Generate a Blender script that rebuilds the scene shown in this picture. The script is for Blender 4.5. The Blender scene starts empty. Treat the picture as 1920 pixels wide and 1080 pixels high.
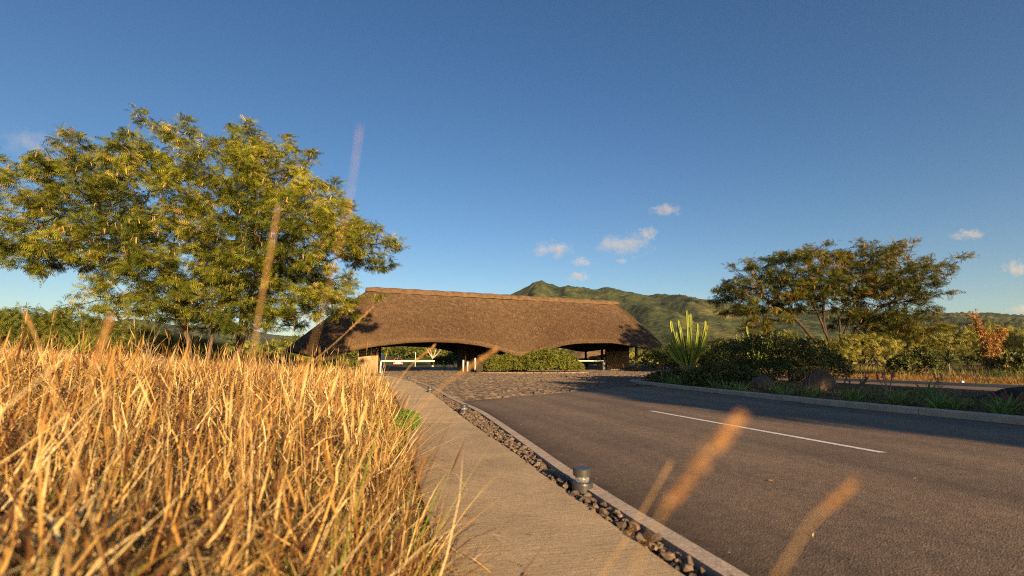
import bpy, bmesh, math
import numpy as np
from mathutils import Vector, Matrix
R = math.radians
rng = np.random.default_rng(11)
scene = bpy.context.scene
COL = scene.collection

# ------------------------------------------------------------------ camera
CAMH = 1.1
cam_d = bpy.data.cameras.new('camera'); cam = bpy.data.objects.new('camera', cam_d); COL.objects.link(cam)
cam_d.sensor_width = 36.0; cam_d.lens = 17.0
cam_d.clip_start = 0.02; cam_d.clip_end = 40000
cam.location = (0, 0, CAMH); cam.rotation_euler = (R(90 + 8.53), 0, 0)
cam_d.dof.use_dof = True; cam_d.dof.focus_distance = 14.0; cam_d.dof.aperture_fstop = 1.6
scene.camera = cam

# ------------------------------------------------------------------ sky and sun
SUN_AZ, SUN_EL = R(20.0), R(13.5)          # low sun, behind the camera and to its right
sun_vec = Vector((math.cos(SUN_EL) * math.sin(SUN_AZ), -math.cos(SUN_EL) * math.cos(SUN_AZ), math.sin(SUN_EL)))
world = bpy.data.worlds.new('World'); scene.world = world; world.use_nodes = True
wn = world.node_tree.nodes; wl = world.node_tree.links
sky = wn.new('ShaderNodeTexSky'); sky.sky_type = 'NISHITA'; sky.sun_disc = False
sky.sun_elevation = R(13.5); sky.sun_rotation = R(160)
sky.air_density = 1.0; sky.dust_density = 0.5; sky.ozone_density = 2.0; sky.altitude = 100
hs = wn.new('ShaderNodeHueSaturation'); hs.inputs['Saturation'].default_value = 1.24; hs.inputs['Hue'].default_value = .506
wl.new(sky.outputs[0], hs.inputs['Color']); wl.new(hs.outputs[0], wn['Background'].inputs['Color'])
wn['Background'].inputs['Strength'].default_value = 0.053
sun_d = bpy.data.lights.new('sun', 'SUN'); sun = bpy.data.objects.new('sun', sun_d); COL.objects.link(sun)
sun_d.energy = 5.0; sun_d.angle = R(0.5); sun_d.color = (1.0, 0.67, 0.35)
sun.rotation_euler = sun_vec.to_track_quat('Z', 'Y').to_euler()
sun.location = (20, -50, 15)
vs = scene.view_settings
vs.view_transform = 'Standard'; vs.look = 'None'; vs.exposure = 1.3; vs.gamma = 1.0; vs.use_curve_mapping = False
scene.cycles.use_denoising = False; scene.cycles.filter_width = 1.1
scene.cycles.max_bounces = 6; scene.cycles.diffuse_bounces = 3; scene.cycles.glossy_bounces = 2
scene.cycles.transmission_bounces = 4; scene.cycles.transparent_max_bounces = 6; scene.cycles.volume_bounces = 0
scene.cycles.caustics_reflective = False; scene.cycles.caustics_refractive = False

# ------------------------------------------------------------------ noise helpers
_T = rng.random((256, 256))
def vnoise(x, y):
    x = np.asarray(x, float); y = np.asarray(y, float)
    xi = np.floor(x).astype(int); yi = np.floor(y).astype(int)
    fx = x - xi; fy = y - yi
    fx = fx * fx * (3 - 2 * fx); fy = fy * fy * (3 - 2 * fy)
    a = _T[xi & 255, yi & 255]; b = _T[(xi + 1) & 255, yi & 255]
    c = _T[xi & 255, (yi + 1) & 255]; d = _T[(xi + 1) & 255, (yi + 1) & 255]
    return (a * (1 - fx) + b * fx) * (1 - fy) + (c * (1 - fx) + d * fx) * fy
def fbm(x, y, o=4):
    s = 0; a = .5; t = 0
    for i in range(o):
        s = s + a * vnoise(x * 2 ** i + 17.3 * i, y * 2 ** i + 9.1 * i); t += a; a *= .5
    return s / t
def sstep(a, b, x):
    t = np.clip((np.asarray(x, float) - a) / (b - a), 0, 1); return t * t * (3 - 2 * t)

# ------------------------------------------------------------------ materials
def new_mat(name):
    m = bpy.data.materials.new(name); m.use_nodes = True
    nt = m.node_tree; return m, nt, nt.nodes['Principled BSDF']
def noise_node(nt, scale, detail=4, rough=.6, vec=None, stretch=None):
    n = nt.nodes.new('ShaderNodeTexNoise'); n.inputs['Scale'].default_value = scale
    n.inputs['Detail'].default_value = detail; n.inputs['Roughness'].default_value = rough
    if vec is not None:
        if stretch:
            mp = nt.nodes.new('ShaderNodeMapping'); mp.inputs['Scale'].default_value = stretch
            if len(stretch) == 3: pass
            nt.links.new(vec, mp.inputs['Vector']); vec = mp.outputs[0]
        nt.links.new(vec, n.inputs['Vector'])
    return n
def ramp(nt, fac, stops):
    r = nt.nodes.new('ShaderNodeValToRGB'); e = r.color_ramp.elements
    while len(e) < len(stops): e.new(.5)
    for k, (p, c) in enumerate(stops):
        e[k].position = p; e[k].color = (*c, 1)
    nt.links.new(fac, r.inputs['Fac']); return r
def mixc(nt, fac, a, b, mode='MIX'):
    m = nt.nodes.new('ShaderNodeMix'); m.data_type = 'RGBA'; m.blend_type = mode
    for v, s in ((fac, 'Factor'),):
        if hasattr(v, 'links'): nt.links.new(v, m.inputs[0])
        else: m.inputs[0].default_value = v
    for v, i in ((a, 6), (b, 7)):
        if hasattr(v, 'links'): nt.links.new(v, m.inputs[i])
        else: m.inputs[i].default_value = (*v, 1)
    return m.outputs[2]
def coords(nt, kind='Object'):
    if kind == 'Position': return nt.nodes.new('ShaderNodeNewGeometry').outputs['Position']
    return nt.nodes.new('ShaderNodeTexCoord').outputs[kind]
def add_bump(nt, b, height, strength, dist):
    bp = nt.nodes.new('ShaderNodeBump'); bp.inputs['Strength'].default_value = strength; bp.inputs['Distance'].default_value = dist
    nt.links.new(height, bp.inputs['Height']); nt.links.new(bp.outputs[0], b.inputs['Normal'])
def surf(name, stops, scale, rough=.85, bump=.3, bdist=.01, kind='Object', stretch=None, detail=5, fine=None, spec=.3, metal=0):
    m, nt, b = new_mat(name); v = coords(nt, kind)
    n = noise_node(nt, scale, detail, .65, v, stretch)
    r = ramp(nt, n.outputs['Fac'], stops); col = r.outputs[0]; h = n.outputs['Fac']
    if fine:
        n2 = noise_node(nt, fine, 3, .6, v, stretch)
        r2 = ramp(nt, n2.outputs['Fac'], [(.3, (.55, .55, .55)), (.7, (1.35, 1.35, 1.35))])
        col = mixc(nt, 1.0, col, r2.outputs[0], 'MULTIPLY'); h = n2.outputs['Fac']
    nt.links.new(col, b.inputs['Base Color'])
    b.inputs['Roughness'].default_value = rough; b.inputs['Specular IOR Level'].default_value = spec; b.inputs['Metallic'].default_value = metal
    if bump: add_bump(nt, b, h, bump, bdist)
    return m
def tinted(name, stops, rough=.6, transl=.25, spec=.25):
    """colour by the per-piece attribute 'tint': each leaf, blade or strand has its own colour"""
    m, nt, b = new_mat(name)
    a = nt.nodes.new('ShaderNodeAttribute'); a.attribute_name = 'tint'
    r = ramp(nt, a.outputs['Fac'], stops)
    nt.links.new(r.outputs[0], b.inputs['Base Color'])
    b.inputs['Roughness'].default_value = rough; b.inputs['Specular IOR Level'].default_value = spec
    if transl:
        t = nt.nodes.new('ShaderNodeBsdfTranslucent'); nt.links.new(r.outputs[0], t.inputs['Color'])
        mx = nt.nodes.new('ShaderNodeMixShader'); mx.inputs[0].default_value = transl
        nt.links.new(b.outputs[0], mx.inputs[1]); nt.links.new(t.outputs[0], mx.inputs[2])
        nt.links.new(mx.outputs[0], nt.nodes['Material Output'].inputs['Surface'])
    return m
def plain(name, c, rough=.5, metal=0, spec=.5):
    k = [x * .8 for x in c]
    return surf(name, [(.3, k), (.7, c)], 9, rough, .05, .002, spec=spec, metal=metal)

# ------------------------------------------------------------------ mesh helpers
def tag(o, label=None, cat=None, group=None, kind=None):
    if label: o['label'] = label
    if cat: o['category'] = cat
    if group: o['group'] = group
    if kind: o['kind'] = kind
    return o
def empty(name, loc=(0, 0, 0), rz=0):
    o = bpy.data.objects.new(name, None); COL.objects.link(o); o.location = loc; o.rotation_euler = (0, 0, rz)
    o.empty_display_size = .1; return o
def link(name, me, parent=None, loc=None):
    o = bpy.data.objects.new(name, me); COL.objects.link(o)
    if parent is not None: o.parent = parent
    if loc is not None: o.location = loc
    return o
def np_mesh(name, V, F, mat, tint=None, smooth=False):
    """V (n,3); F an int array (m,3) or (m,4), or a list of such"""
    me = bpy.data.meshes.new(name); V = np.ascontiguousarray(V, dtype=np.float32)
    Fs = F if isinstance(F, list) else [F]
    Fs = [np.asarray(f, dtype=np.int32) for f in Fs if len(f)]
    loops = np.concatenate([f.ravel() for f in Fs]); sizes = np.concatenate([np.full(len(f), f.shape[1], np.int32) for f in Fs])
    me.vertices.add(len(V)); me.vertices.foreach_set('co', V.ravel())
    me.loops.add(len(loops)); me.loops.foreach_set('vertex_index', loops)
    me.polygons.add(len(sizes)); me.polygons.foreach_set('loop_start', np.concatenate([[0], np.cumsum(sizes)[:-1]]).astype(np.int32))
    me.update(calc_edges=True)
    if smooth: me.polygons.foreach_set('use_smooth', np.ones(len(sizes), bool))
    else: me.shade_flat()
    if tint is not None:
        a = me.attributes.new('tint', 'FLOAT', 'POINT'); a.data.foreach_set('value', np.asarray(tint, np.float32))
    me.materials.append(mat); return me
class MB:
    def __init__(s): s.v = []; s.f = []
    def add(s, vs, fs):
        o = len(s.v); s.v += [tuple(map(float, p)) for p in vs]; s.f += [tuple(i + o for i in f) for f in fs]; return s
    def box(s, c, d, rz=0, taper=1.0, tilt=None):
        x, y, z = [k / 2 for k in d]; co, si = math.cos(rz), math.sin(rz); P = []
        for dz in (-1, 1):
            k = taper if dz > 0 else 1
            for dx, dy in ((-1, -1), (1, -1), (1, 1), (-1, 1)):
                a, b = dx * x * k, dy * y * k
                P.append((c[0] + a * co - b * si, c[1] + a * si + b * co, c[2] + dz * z))
        return s.add(P, [(3, 2, 1, 0), (4, 5, 6, 7), (0, 1, 5, 4), (1, 2, 6, 5), (2, 3, 7, 6), (3, 0, 4, 7)])
    def tube(s, pts, rad, n=6, cap=True, star=0):
        pts = [Vector(p) for p in pts]; m = len(pts)
        rad = [rad] * m if not hasattr(rad, '__len__') else rad
        base = len(s.v); up = None
        for i, p in enumerate(pts):
            t = (pts[min(i + 1, m - 1)] - pts[max(i - 1, 0)]).normalized()
            if up is None: up = Vector((1, 0, 0)) if abs(t.x) < .9 else Vector((0, 1, 0))
            a = (up - t * up.dot(t)).normalized(); b = t.cross(a); up = a
            for k in range(n):
                an = 2 * math.pi * k / n; rr = rad[i] * (1 - star * (k % 2))
                s.v.append(tuple(p + (a * math.cos(an) + b * math.sin(an)) * rr))
        for i in range(m - 1):
            for k in range(n):
                k2 = (k + 1) % n
                s.f.append((base + i * n + k, base + i * n + k2, base + (i + 1) * n + k2, base + (i + 1) * n + k))
        if cap:
            s.f.append(tuple(base + k for k in reversed(range(n)))); s.f.append(tuple(base + (m - 1) * n + k for k in range(n)))
        return s
    def lathe(s, prof, n=24, c=(0, 0, 0)):
        base = len(s.v)
        for r, z in prof:
            for k in range(n):
                a = 2 * math.pi * k / n; s.v.append((c[0] + r * math.cos(a), c[1] + r * math.sin(a), c[2] + z))
        for i in range(len(prof) - 1):
            for k in range(n):
                k2 = (k + 1) % n
                s.f.append((base + i * n + k, base + i * n + k2, base + (i + 1) * n + k2, base + (i + 1) * n + k))
        s.f.append(tuple(base + k for k in reversed(range(n)))); s.f.append(tuple(base + (len(prof) - 1) * n + k for k in range(n)))
        return s
    def mesh(s, name, mat, smooth=False, bevel=0):
        me = bpy.data.meshes.new(name); me.from_pydata(s.v, [], s.f)
        if bevel:
            bm = bmesh.new(); bm.from_mesh(me)
            bmesh.ops.bevel(bm, geom=bm.edges[:], offset=bevel, segments=1, affect='EDGES', clamp_overlap=True); bm.to_mesh(me); bm.free()
        if smooth:
            me.polygons.foreach_set('use_smooth', [True] * len(me.polygons))
        me.materials.append(mat); me.update(); return me
    def build(s, name, mat, parent=None, smooth=False, bevel=0, loc=None):
        return link(name, s.mesh(name, mat, smooth, bevel), parent, loc)
def rot_frames(d, up, roll):
    """frames (N,3,3) with x along d, z near up, rolled about x"""
    d = d / np.linalg.norm(d, axis=1, keepdims=True)
    y = np.cross(up, d); y /= np.linalg.norm(y, axis=1, keepdims=True) + 1e-9
    z = np.cross(d, y); c = np.cos(roll)[:, None]; s = np.sin(roll)[:, None]
    y2 = y * c + z * s; z2 = -y * s + z * c
    return np.stack([d, y2, z2], axis=2)
def tile(tv, tf, M, T, S):
    tv = np.asarray(tv, float); tf = np.asarray(tf, int)
    V = np.einsum('nij,vj->nvi', M, tv) * np.asarray(S)[:, None, None] + T[:, None, :]
    F = tf[None] + (np.arange(len(T)) * len(tv))[:, None, None]
    return V.reshape(-1, 3), F.reshape(-1, tf.shape[1])
def rand_dirs(n):
    v = rng.normal(size=(n, 3)); return v / np.linalg.norm(v, axis=1, keepdims=True)
def copy_tree(o, parent=None):
    c = o.copy(); COL.objects.link(c); c.parent = parent
    for ch in list(o.children): copy_tree(ch, c)
    return c

# ------------------------------------------------------------------ layout curves (metres; y runs away from the camera)
def curve(pts):
    p = np.array(pts, float); yy = np.linspace(p[0, 1], p[-1, 1], 700); xx = np.interp(yy, p[:, 1], p[:, 0])
    k = 35; xp = np.pad(xx, k, mode='reflect', reflect_type='odd'); w = np.hanning(2 * k + 1); w /= w.sum()
    xs = np.convolve(xp, w, 'valid')
    return lambda y: np.interp(y, yy, xs, left=xs[0], right=xs[-1])
KERB_OUT = curve([(2.9, -6), (1.86, 0), (1.17, 2.69), (.70, 4.4), (.2, 6.9), (-.64, 10.8), (-1.42, 13.3), (-3.1, 19.7), (-5.5, 27.5), (-9.6, 38)])
PATH_R = curve([(2.62, -6), (1.58, 0), (.88, 2.69), (.47, 4.2), (.19, 5.4), (-.15, 6.7), (-.72, 8.74), (-1.42, 11.6), (-2.85, 17.3), (-5.0, 25.05), (-8.9, 36)])
PATH_L = curve([(1.35, -6), (.32, 0), (-.36, 2.69), (-.62, 3.7), (-1.04, 5.37), (-1.47, 7.06), (-1.95, 8.9), (-2.6, 11.6), (-4.15, 17.3), (-6.5, 25), (-10.6, 36)])
RK = curve([(12.7, -10), (10.5, 0), (8.82, 8.6), (8.35, 10.2), (7.75, 12.3), (6.75, 18), (6.1, 22.8), (5.85, 25.2)])
EX0 = lambda y: 21.0 - .262 * np.asarray(y, float)       # exit road, near edge
EX1 = lambda y: 25.6 - .262 * np.asarray(y, float)
COB_A, COB_B = (-1.38, 13.4), (4.9, 20.9)                # asphalt ends, cobbles begin
def cob_y(x): return COB_A[1] + (x - COB_A[0]) * (COB_B[1] - COB_A[1]) / (COB_B[0] - COB_A[0])
# building frame
B_O = np.array([-14.0, 47.0]); B_A = math.atan2(.395, .919)
BU = np.array([math.cos(B_A), math.sin(B_A)]); BN = np.array([-math.sin(B_A), math.cos(B_A)])
def bworld(lx, ly): return B_O + BU * lx + BN * ly

def ground_z(x, y):
    x = np.asarray(x, float); y = np.asarray(y, float)
    dl = PATH_L(np.clip(y, -6, 36)) - x                  # metres left of the path
    left = -.07 + .36 * (1 - np.exp(-np.clip(dl - .12, 0, 99) / 1.3)) + .042 * np.clip(dl - .5, 0, 24)
    left = left + .10 * (fbm(x * .35 + 5, y * .35) - .5) * sstep(.3, 1.5, dl)
    left = left * (1 - sstep(30, 37, y) * (1 - sstep(6, 12, dl)))
    left = left * (1 - sstep(60, 110, y)) * (1 - .7 * sstep(40, 90, -x))
    z = np.where(dl > 0.02, left, -.07)
    med = (x - RK(np.clip(y, -10, 25.2)))
    bed = (.08 + .05 * sstep(.3, 2.5, med) + .06 * (fbm(x * .8, y * .8) - .5)) * sstep(.0, .25, med - .14) * (1 - sstep(24.3, 25.6, y)) * sstep(.2, .6, EX0(y) - x)
    z = np.where((med > .1) & (x < EX0(y)), np.maximum(-.07, -.07 + bed + .07 * (bed > 0)), z)
    right = x - EX1(y)
    z = np.where(right > 0, -.07 + .3 * sstep(.2, 4, right) + .02 * np.clip(right, 0, 30), z)
    far = sstep(98, 150, y) * (1 - sstep(10, 40, x)) * sstep(-140, -60, x)
    z = z + far * 6.5
    z = z * (1 - sstep(600, 1500, np.hypot(x, y))) 
    return z

# ------------------------------------------------------------------ ground
M_soil = surf('soil', [(.25, (.10, .055, .03)), (.55, (.19, .11, .06)), (.8, (.26, .17, .09))], 1.3, .95, .6, .04, 'Position', fine=22)
def ground_material():
    m, nt, b = new_mat('ground')
    p = coords(nt, 'Position')
    n1 = noise_node(nt, .9, 6, .65, p); n2 = noise_node(nt, 16, 4, .7, p); n3 = noise_node(nt, .035, 5, .6, p)
    near = ramp(nt, n1.outputs['Fac'], [(.3, (.10, .055, .03)), (.55, (.18, .10, .055)), (.8, (.25, .16, .085))])
    far = ramp(nt, n3.outputs['Fac'], [(.3, (.035, .05, .018)), (.5, (.075, .085, .03)), (.7, (.17, .14, .06))])
    sep = nt.nodes.new('ShaderNodeVectorMath'); sep.operation = 'LENGTH'; nt.links.new(p, sep.inputs[0])
    mr = nt.nodes.new('ShaderNodeMapRange'); nt.links.new(sep.outputs['Value'], mr.inputs[0]); mr.inputs[1].default_value = 45; mr.inputs[2].default_value = 90
    c = mixc(nt, mr.outputs[0], near.outputs[0], far.outputs[0])
    r2 = ramp(nt, n2.outputs['Fac'], [(.3, (.6, .6, .6)), (.7, (1.3, 1.3, 1.3))])
    c = mixc(nt, 1.0, c, r2.outputs[0], 'MULTIPLY')
    nt.links.new(c, b.inputs['Base Color']); b.inputs['Roughness'].default_value = .95; b.inputs['Specular IOR Level'].default_value = .15
    add_bump(nt, b, n2.outputs['Fac'], .7, .03); return m
def axis(a, b, fa, fb, fine, mid, out):
    x = np.concatenate([np.arange(a, fa, mid), np.arange(fa, fb, fine), np.arange(fb, b, mid)])
    g1 = a - np.geomspace(1.5, out, 34)[::-1]; g2 = b + np.geomspace(1.5, out, 34)
    return np.concatenate([g1, x, g2])
gx = axis(-40, 45, -3.2, 1.6, .12, .7, 11000); gy = axis(-14, 60, 0, 12, .26, .85, 11000)
GX, GY = np.meshgrid(gx, gy, indexing='ij'); GZ = ground_z(GX, GY)
nI, nJ = GX.shape; idx = np.arange(nI * nJ).reshape(nI, nJ)
F = np.stack([idx[:-1, :-1], idx[1:, :-1], idx[1:, 1:], idx[:-1, 1:]], -1).reshape(-1, 4)
tag(link('ground', np_mesh('ground', np.stack([GX, GY, GZ], -1).reshape(-1, 3), F, ground_material(), smooth=True)), kind='structure')

def strip(name, xa, xb, ys, z, mat, kind=None, parent=None, thick=None):
    """sheet (or slab) between two edge curves"""
    ya = np.asarray(ys, float); A = np.stack([xa(ya), ya, np.full_like(ya, z)], 1); B = np.stack([xb(ya), ya, np.full_like(ya, z)], 1)
    n = len(ya); V = np.concatenate([A, B]); i = np.arange(n - 1)
    F = [np.stack([i, n + i, n + i + 1, i + 1], 1)]
    if thick:
        V = np.concatenate([V, V - [0, 0, thick]]); o = 2 * n
        F.append(np.stack([i + o, i, i + 1, i + 1 + o], 1)); F.append(np.stack([n + i, n + i + o, n + i + 1 + o, n + i + 1], 1))
        F.append(np.array([[0, o, o + n, n], [n - 1, 2 * n - 1, o + 2 * n - 1, o + n - 1]]))
    o = link(name, np_mesh(name, V, F, mat), parent)
    if kind: tag(o, kind=kind)
    return o

# asphalt with coarse aggregate and tyre-darkened bands
def asphalt_material():
    m, nt, b = new_mat('asphalt'); p = coords(nt, 'Position')
    big = noise_node(nt, .55, 5, .6, p); mid = noise_node(nt, 9, 4, .7, p)
    vor = nt.nodes.new('ShaderNodeTexVoronoi'); vor.inputs['Scale'].default_value = 95; nt.links.new(p, vor.inputs['Vector'])
    c = ramp(nt, big.outputs['Fac'], [(.3, (.148, .108, .072)), (.7, (.218, .160, .106))]).outputs[0]
    c = mixc(nt, 1, c, ramp(nt, mid.outputs['Fac'], [(.3, (.75, .75, .75)), (.7, (1.25, 1.25, 1.25))]).outputs[0], 'MULTIPLY')
    c = mixc(nt, 1, c, ramp(nt, vor.outputs['Color'], [(.1, (.62, .62, .62)), (.6, (1.0, 1.0, 1.0)), (.95, (1.45, 1.42, 1.38))]).outputs[0], 'MULTIPLY')
    mp = nt.nodes.new('ShaderNodeMapping'); mp.inputs['Rotation'].default_value = (0, 0, R(-15)); nt.links.new(p, mp.inputs['Vector'])
    trk = noise_node(nt, 1, 4, .55, mp.outputs[0], (1.3, .06, 1)); c = mixc(nt, 1, c, ramp(nt, trk.outputs['Fac'], [(.35, (.74, .74, .75)), (.65, (1.18, 1.17, 1.15))]).outputs[0], 'MULTIPLY')
    at = nt.nodes.new('ShaderNodeAttribute'); at.attribute_name = 'tint'; dn = noise_node(nt, 5, 4, .7, p)
    mu = nt.nodes.new('ShaderNodeMath'); mu.operation = 'MULTIPLY'; nt.links.new(at.outputs['Fac'], mu.inputs[0]); nt.links.new(ramp(nt, dn.outputs['Fac'], [(.25, (.45, .45, .45)), (.6, (1, 1, 1))]).outputs[0], mu.inputs[1])
    c = mixc(nt, mu.outputs[0], c, (.055, .034, .017))
    nt.links.new(c, b.inputs['Base Color']); b.inputs['Roughness'].default_value = .82; b.inputs['Specular IOR Level'].default_value = .35
    add_bump(nt, b, vor.outputs['Distance'], .4, .010); return m
M_asphalt = asphalt_material()
ys = np.linspace(-12, 26, 90)
road_end = lambda y: np.minimum(RK(np.clip(y, -10, 25.2)) + .02, np.where(y > 13.4, 99, 99))
V = []; ysr = np.linspace(-10, 20.9, 180)
def road_left(y):
    # left boundary: the kerb up to where the cobbles start, then the slanted cobble edge
    xs = KERB_OUT(np.clip(y, -6, 38)) - .004
    xc = COB_A[0] + (y - COB_A[1]) * (COB_B[0] - COB_A[0]) / (COB_B[1] - COB_A[1])
    return np.where(y > COB_A[1], xc, xs)
def road_mesh():
    fr = np.array([0, .06, .14, .25, .4, .6, .9, 1.4, 2.2, 99.]); V, TI = [], []
    for y in ysr:
        a = float(road_left(y)); b = max(float(RK(np.clip(y, -10, 25.2))) + .01, a + .01)
        for f in fr:
            x = min(a + f, b) if f < 90 else b; V.append((x, y, 0.0)); TI.append(math.exp(-(f / (.22 + .25 * float(fbm(x * 0 + 3.3, y * .8, 3)))) ** 1.3) if y < COB_A[1] + 1 else 0.0)
    n = len(fr); F = [(j * n + i, j * n + i + 1, (j + 1) * n + i + 1, (j + 1) * n + i) for j in range(len(ysr) - 1) for i in range(n - 1)]
    return np_mesh('road', np.array(V), np.array(F), M_asphalt, TI)
road = link('road', road_mesh())
tag(road, kind='structure')
strip('exit_road', lambda y: EX0(y), lambda y: EX1(y), np.linspace(-12, 31, 40), -.012, M_asphalt, 'structure')
# road beyond the gate, curving to the left
def far_c(y): return -9.5 - .0018 * (y - 46) ** 2 - .14 * (y - 46)
strip('road_beyond_gate', lambda y: far_c(y) - 4.3, lambda y: far_c(y) + 5.0 + .12 * np.clip(y - 46, 0, 40), np.linspace(47, 125, 60), -.008, M_asphalt, 'structure')
M_paint = surf('road_paint', [(.35, (.55, .53, .50)), (.6, (.80, .79, .76))], 14, .7, .1, .002, 'Position', fine=60)
def dash(y0, y1, xo0, xo1, w=.11):
    n = 14; t = np.linspace(0, 1, n); cx = xo0 + (xo1 - xo0) * t; cy = y0 + (y1 - y0) * t
    V = np.concatenate([np.stack([cx - w / 2, cy, np.full(n, .004)], 1), np.stack([cx + w / 2, cy, np.full(n, .004)], 1)])
    i = np.arange(n - 1); return link('road_marking', np_mesh('road_marking', V, np.stack([i, n + i, n + i + 1, i + 1], 1), M_paint))
tag(dash(6.06, 10.95, 4.47, 3.06), 'long white dashed centre line painted on the asphalt', 'road marking', kind='structure')
def far_line():
    m = MB(); pts = [(-14.5, 66), (-15.6, 71), (-17.6, 76.5), (-20.6, 81), (-24.5, 84)]
    for (a, b) in zip(pts, pts[1:]):
        d = Vector((b[0] - a[0], b[1] - a[1])).normalized(); nx, ny = -d.y * .07, d.x * .07
        m.add([(a[0] - nx, a[1] - ny, 0), (a[0] + nx, a[1] + ny, 0), (b[0] + nx, b[1] + ny, 0), (b[0] - nx, b[1] - ny, 0)], [(0, 1, 2, 3)])
    return m.build('road_marking', M_paint)
tag(far_line(), 'thin curved white line on the road beyond the gate', 'road marking', kind='structure')

# footpath slabs, broom-finished concrete
def concrete(name, c, streak):
    m, nt, b = new_mat(name); p = coords(nt, 'Position')
    big = noise_node(nt, 1.6, 6, .65, p)
    mp = nt.nodes.new('ShaderNodeMapping'); mp.inputs['Rotation'].default_value = (0, 0, R(-14)); nt.links.new(p, mp.inputs['Vector'])
    st = noise_node(nt, 1, 5, .7, mp.outputs[0], streak); fine = noise_node(nt, 120, 3, .7, p); fine.inputs['Detail'].default_value = 2
    col = ramp(nt, big.outputs['Fac'], [(.28, [k * .74 for k in c]), (.6, c), (.8, [k * 1.12 for k in c])]).outputs[0]
    col = mixc(nt, 1, col, ramp(nt, st.outputs['Fac'], [(.32, (.82, .82, .82)), (.5, (1, 1, 1)), (.7, (1.08, 1.08, 1.08))]).outputs[0], 'MULTIPLY')
    col = mixc(nt, 1, col, ramp(nt, fine.outputs['Fac'], [(.3, (.62, .62, .62)), (.7, (1.32, 1.32, 1.32))]).outputs[0], 'MULTIPLY')
    nt.links.new(col, b.inputs['Base Color']); b.inputs['Roughness'].default_value = .9; b.inputs['Specular IOR Level'].default_value = .2
    add_bump(nt, b, st.outputs['Fac'], .55, .012); return m
M_conc2 = concrete('pale_path_concrete', (.60, .46, .265), (2.6, 60, 1)); M_conc = concrete('path_concrete', (.49, .375, .222), (2.6, 60, 1)); M_kerb = concrete('kerb_concrete', (.48, .40, .31), (9, 12, 9))
bed = strip('footpath', lambda y: PATH_L(y) + .03, lambda y: PATH_R(y) - .03, np.linspace(-5, 36, 60), -.05, M_soil, 'structure')
cuts = [-5, -1.2, 8.8, 14.4, 20.2, 26.0, 31.5, 35.8]
for a, b in zip(cuts, cuts[1:]):
    strip('slab', PATH_L, PATH_R, np.linspace(a + .010, b - .010, max(4, int((b - a) * 3))), .012 - .002 * (a > 8), M_conc2 if a > 8 else M_conc, parent=bed, thick=.11)
# left edging kerb in lengths, right kerb in blocks
ek = strip('edging_kerb', lambda y: KERB_OUT(y) - .12, lambda y: KERB_OUT(y) - .01, np.linspace(-5, 37, 90), -.03, M_soil, 'structure')
e = -4.5
while e < 36:
    L = 2.9; k = strip('kerb_length', lambda y: KERB_OUT(y) - .13, lambda y: KERB_OUT(y), np.linspace(e + .002, e + L - .002, 12), .036, M_kerb, parent=ek, thick=.14)
    e += L
def kerb_right():
    root = strip('right_kerb', lambda y: RK(y) + .03, lambda y: RK(y) + .14, np.linspace(-9, 25, 60), .02, M_soil, 'structure')
    pts = [(float(RK(y)), y) for y in np.arange(-9, 24.6, .3)]
    # rounded nose of the planted median
    cx, cy, r = float(RK(24.5)) + .62, 24.7, .62
    for a in np.linspace(R(180), R(20), 12): pts.append((cx + r * math.cos(a), cy + r * math.sin(a)))
    p0 = np.array(pts[-1]); d = np.array([1.0, -.06])
    for k in range(1, 26): pts.append(tuple(p0 + d * .3 * k))
    P = np.array(pts); T = np.gradient(P, axis=0); T /= np.linalg.norm(T, axis=1, keepdims=True); N = np.stack([T[:, 1], -T[:, 0]], 1)
    s = 0
    prof = [(0, -.03), (0, .115), (.025, .142), (.13, .145), (.15, .13), (.15, -.03)]
    while s < len(P) - 2:
        e = min(s + 8, len(P) - 1); V = []; F = []
        for i in range(s, e + 1):
            sh = .008 if i == s else (-.008 if i == e else 0)
            q = P[i] + T[i] * sh
            for o, z in prof: V.append((q[0] + N[i, 0] * o, q[1] + N[i, 1] * o, z))
        m = len(prof)
        for i in range(e - s):
            for k in range(m - 1): F.append((i * m + k, (i + 1) * m + k, (i + 1) * m + k + 1, i * m + k + 1))
        F.append(tuple(range(m))); F.append(tuple(reversed([(e - s) * m + k for k in range(m)])))
        MB().add(V, F).build('kerb_block', M_kerb, root); s = e
kerb_right()
strip('exit_kerb', lambda y: EX0(y) - .14, lambda y: EX0(y), np.linspace(-10, 25, 20), .05, M_kerb, 'structure', thick=.12)
strip('far_exit_kerb', lambda y: EX1(y), lambda y: EX1(y) + .16, np.linspace(-10, 34, 20), .13, M_kerb, 'structure', thick=.2)

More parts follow.
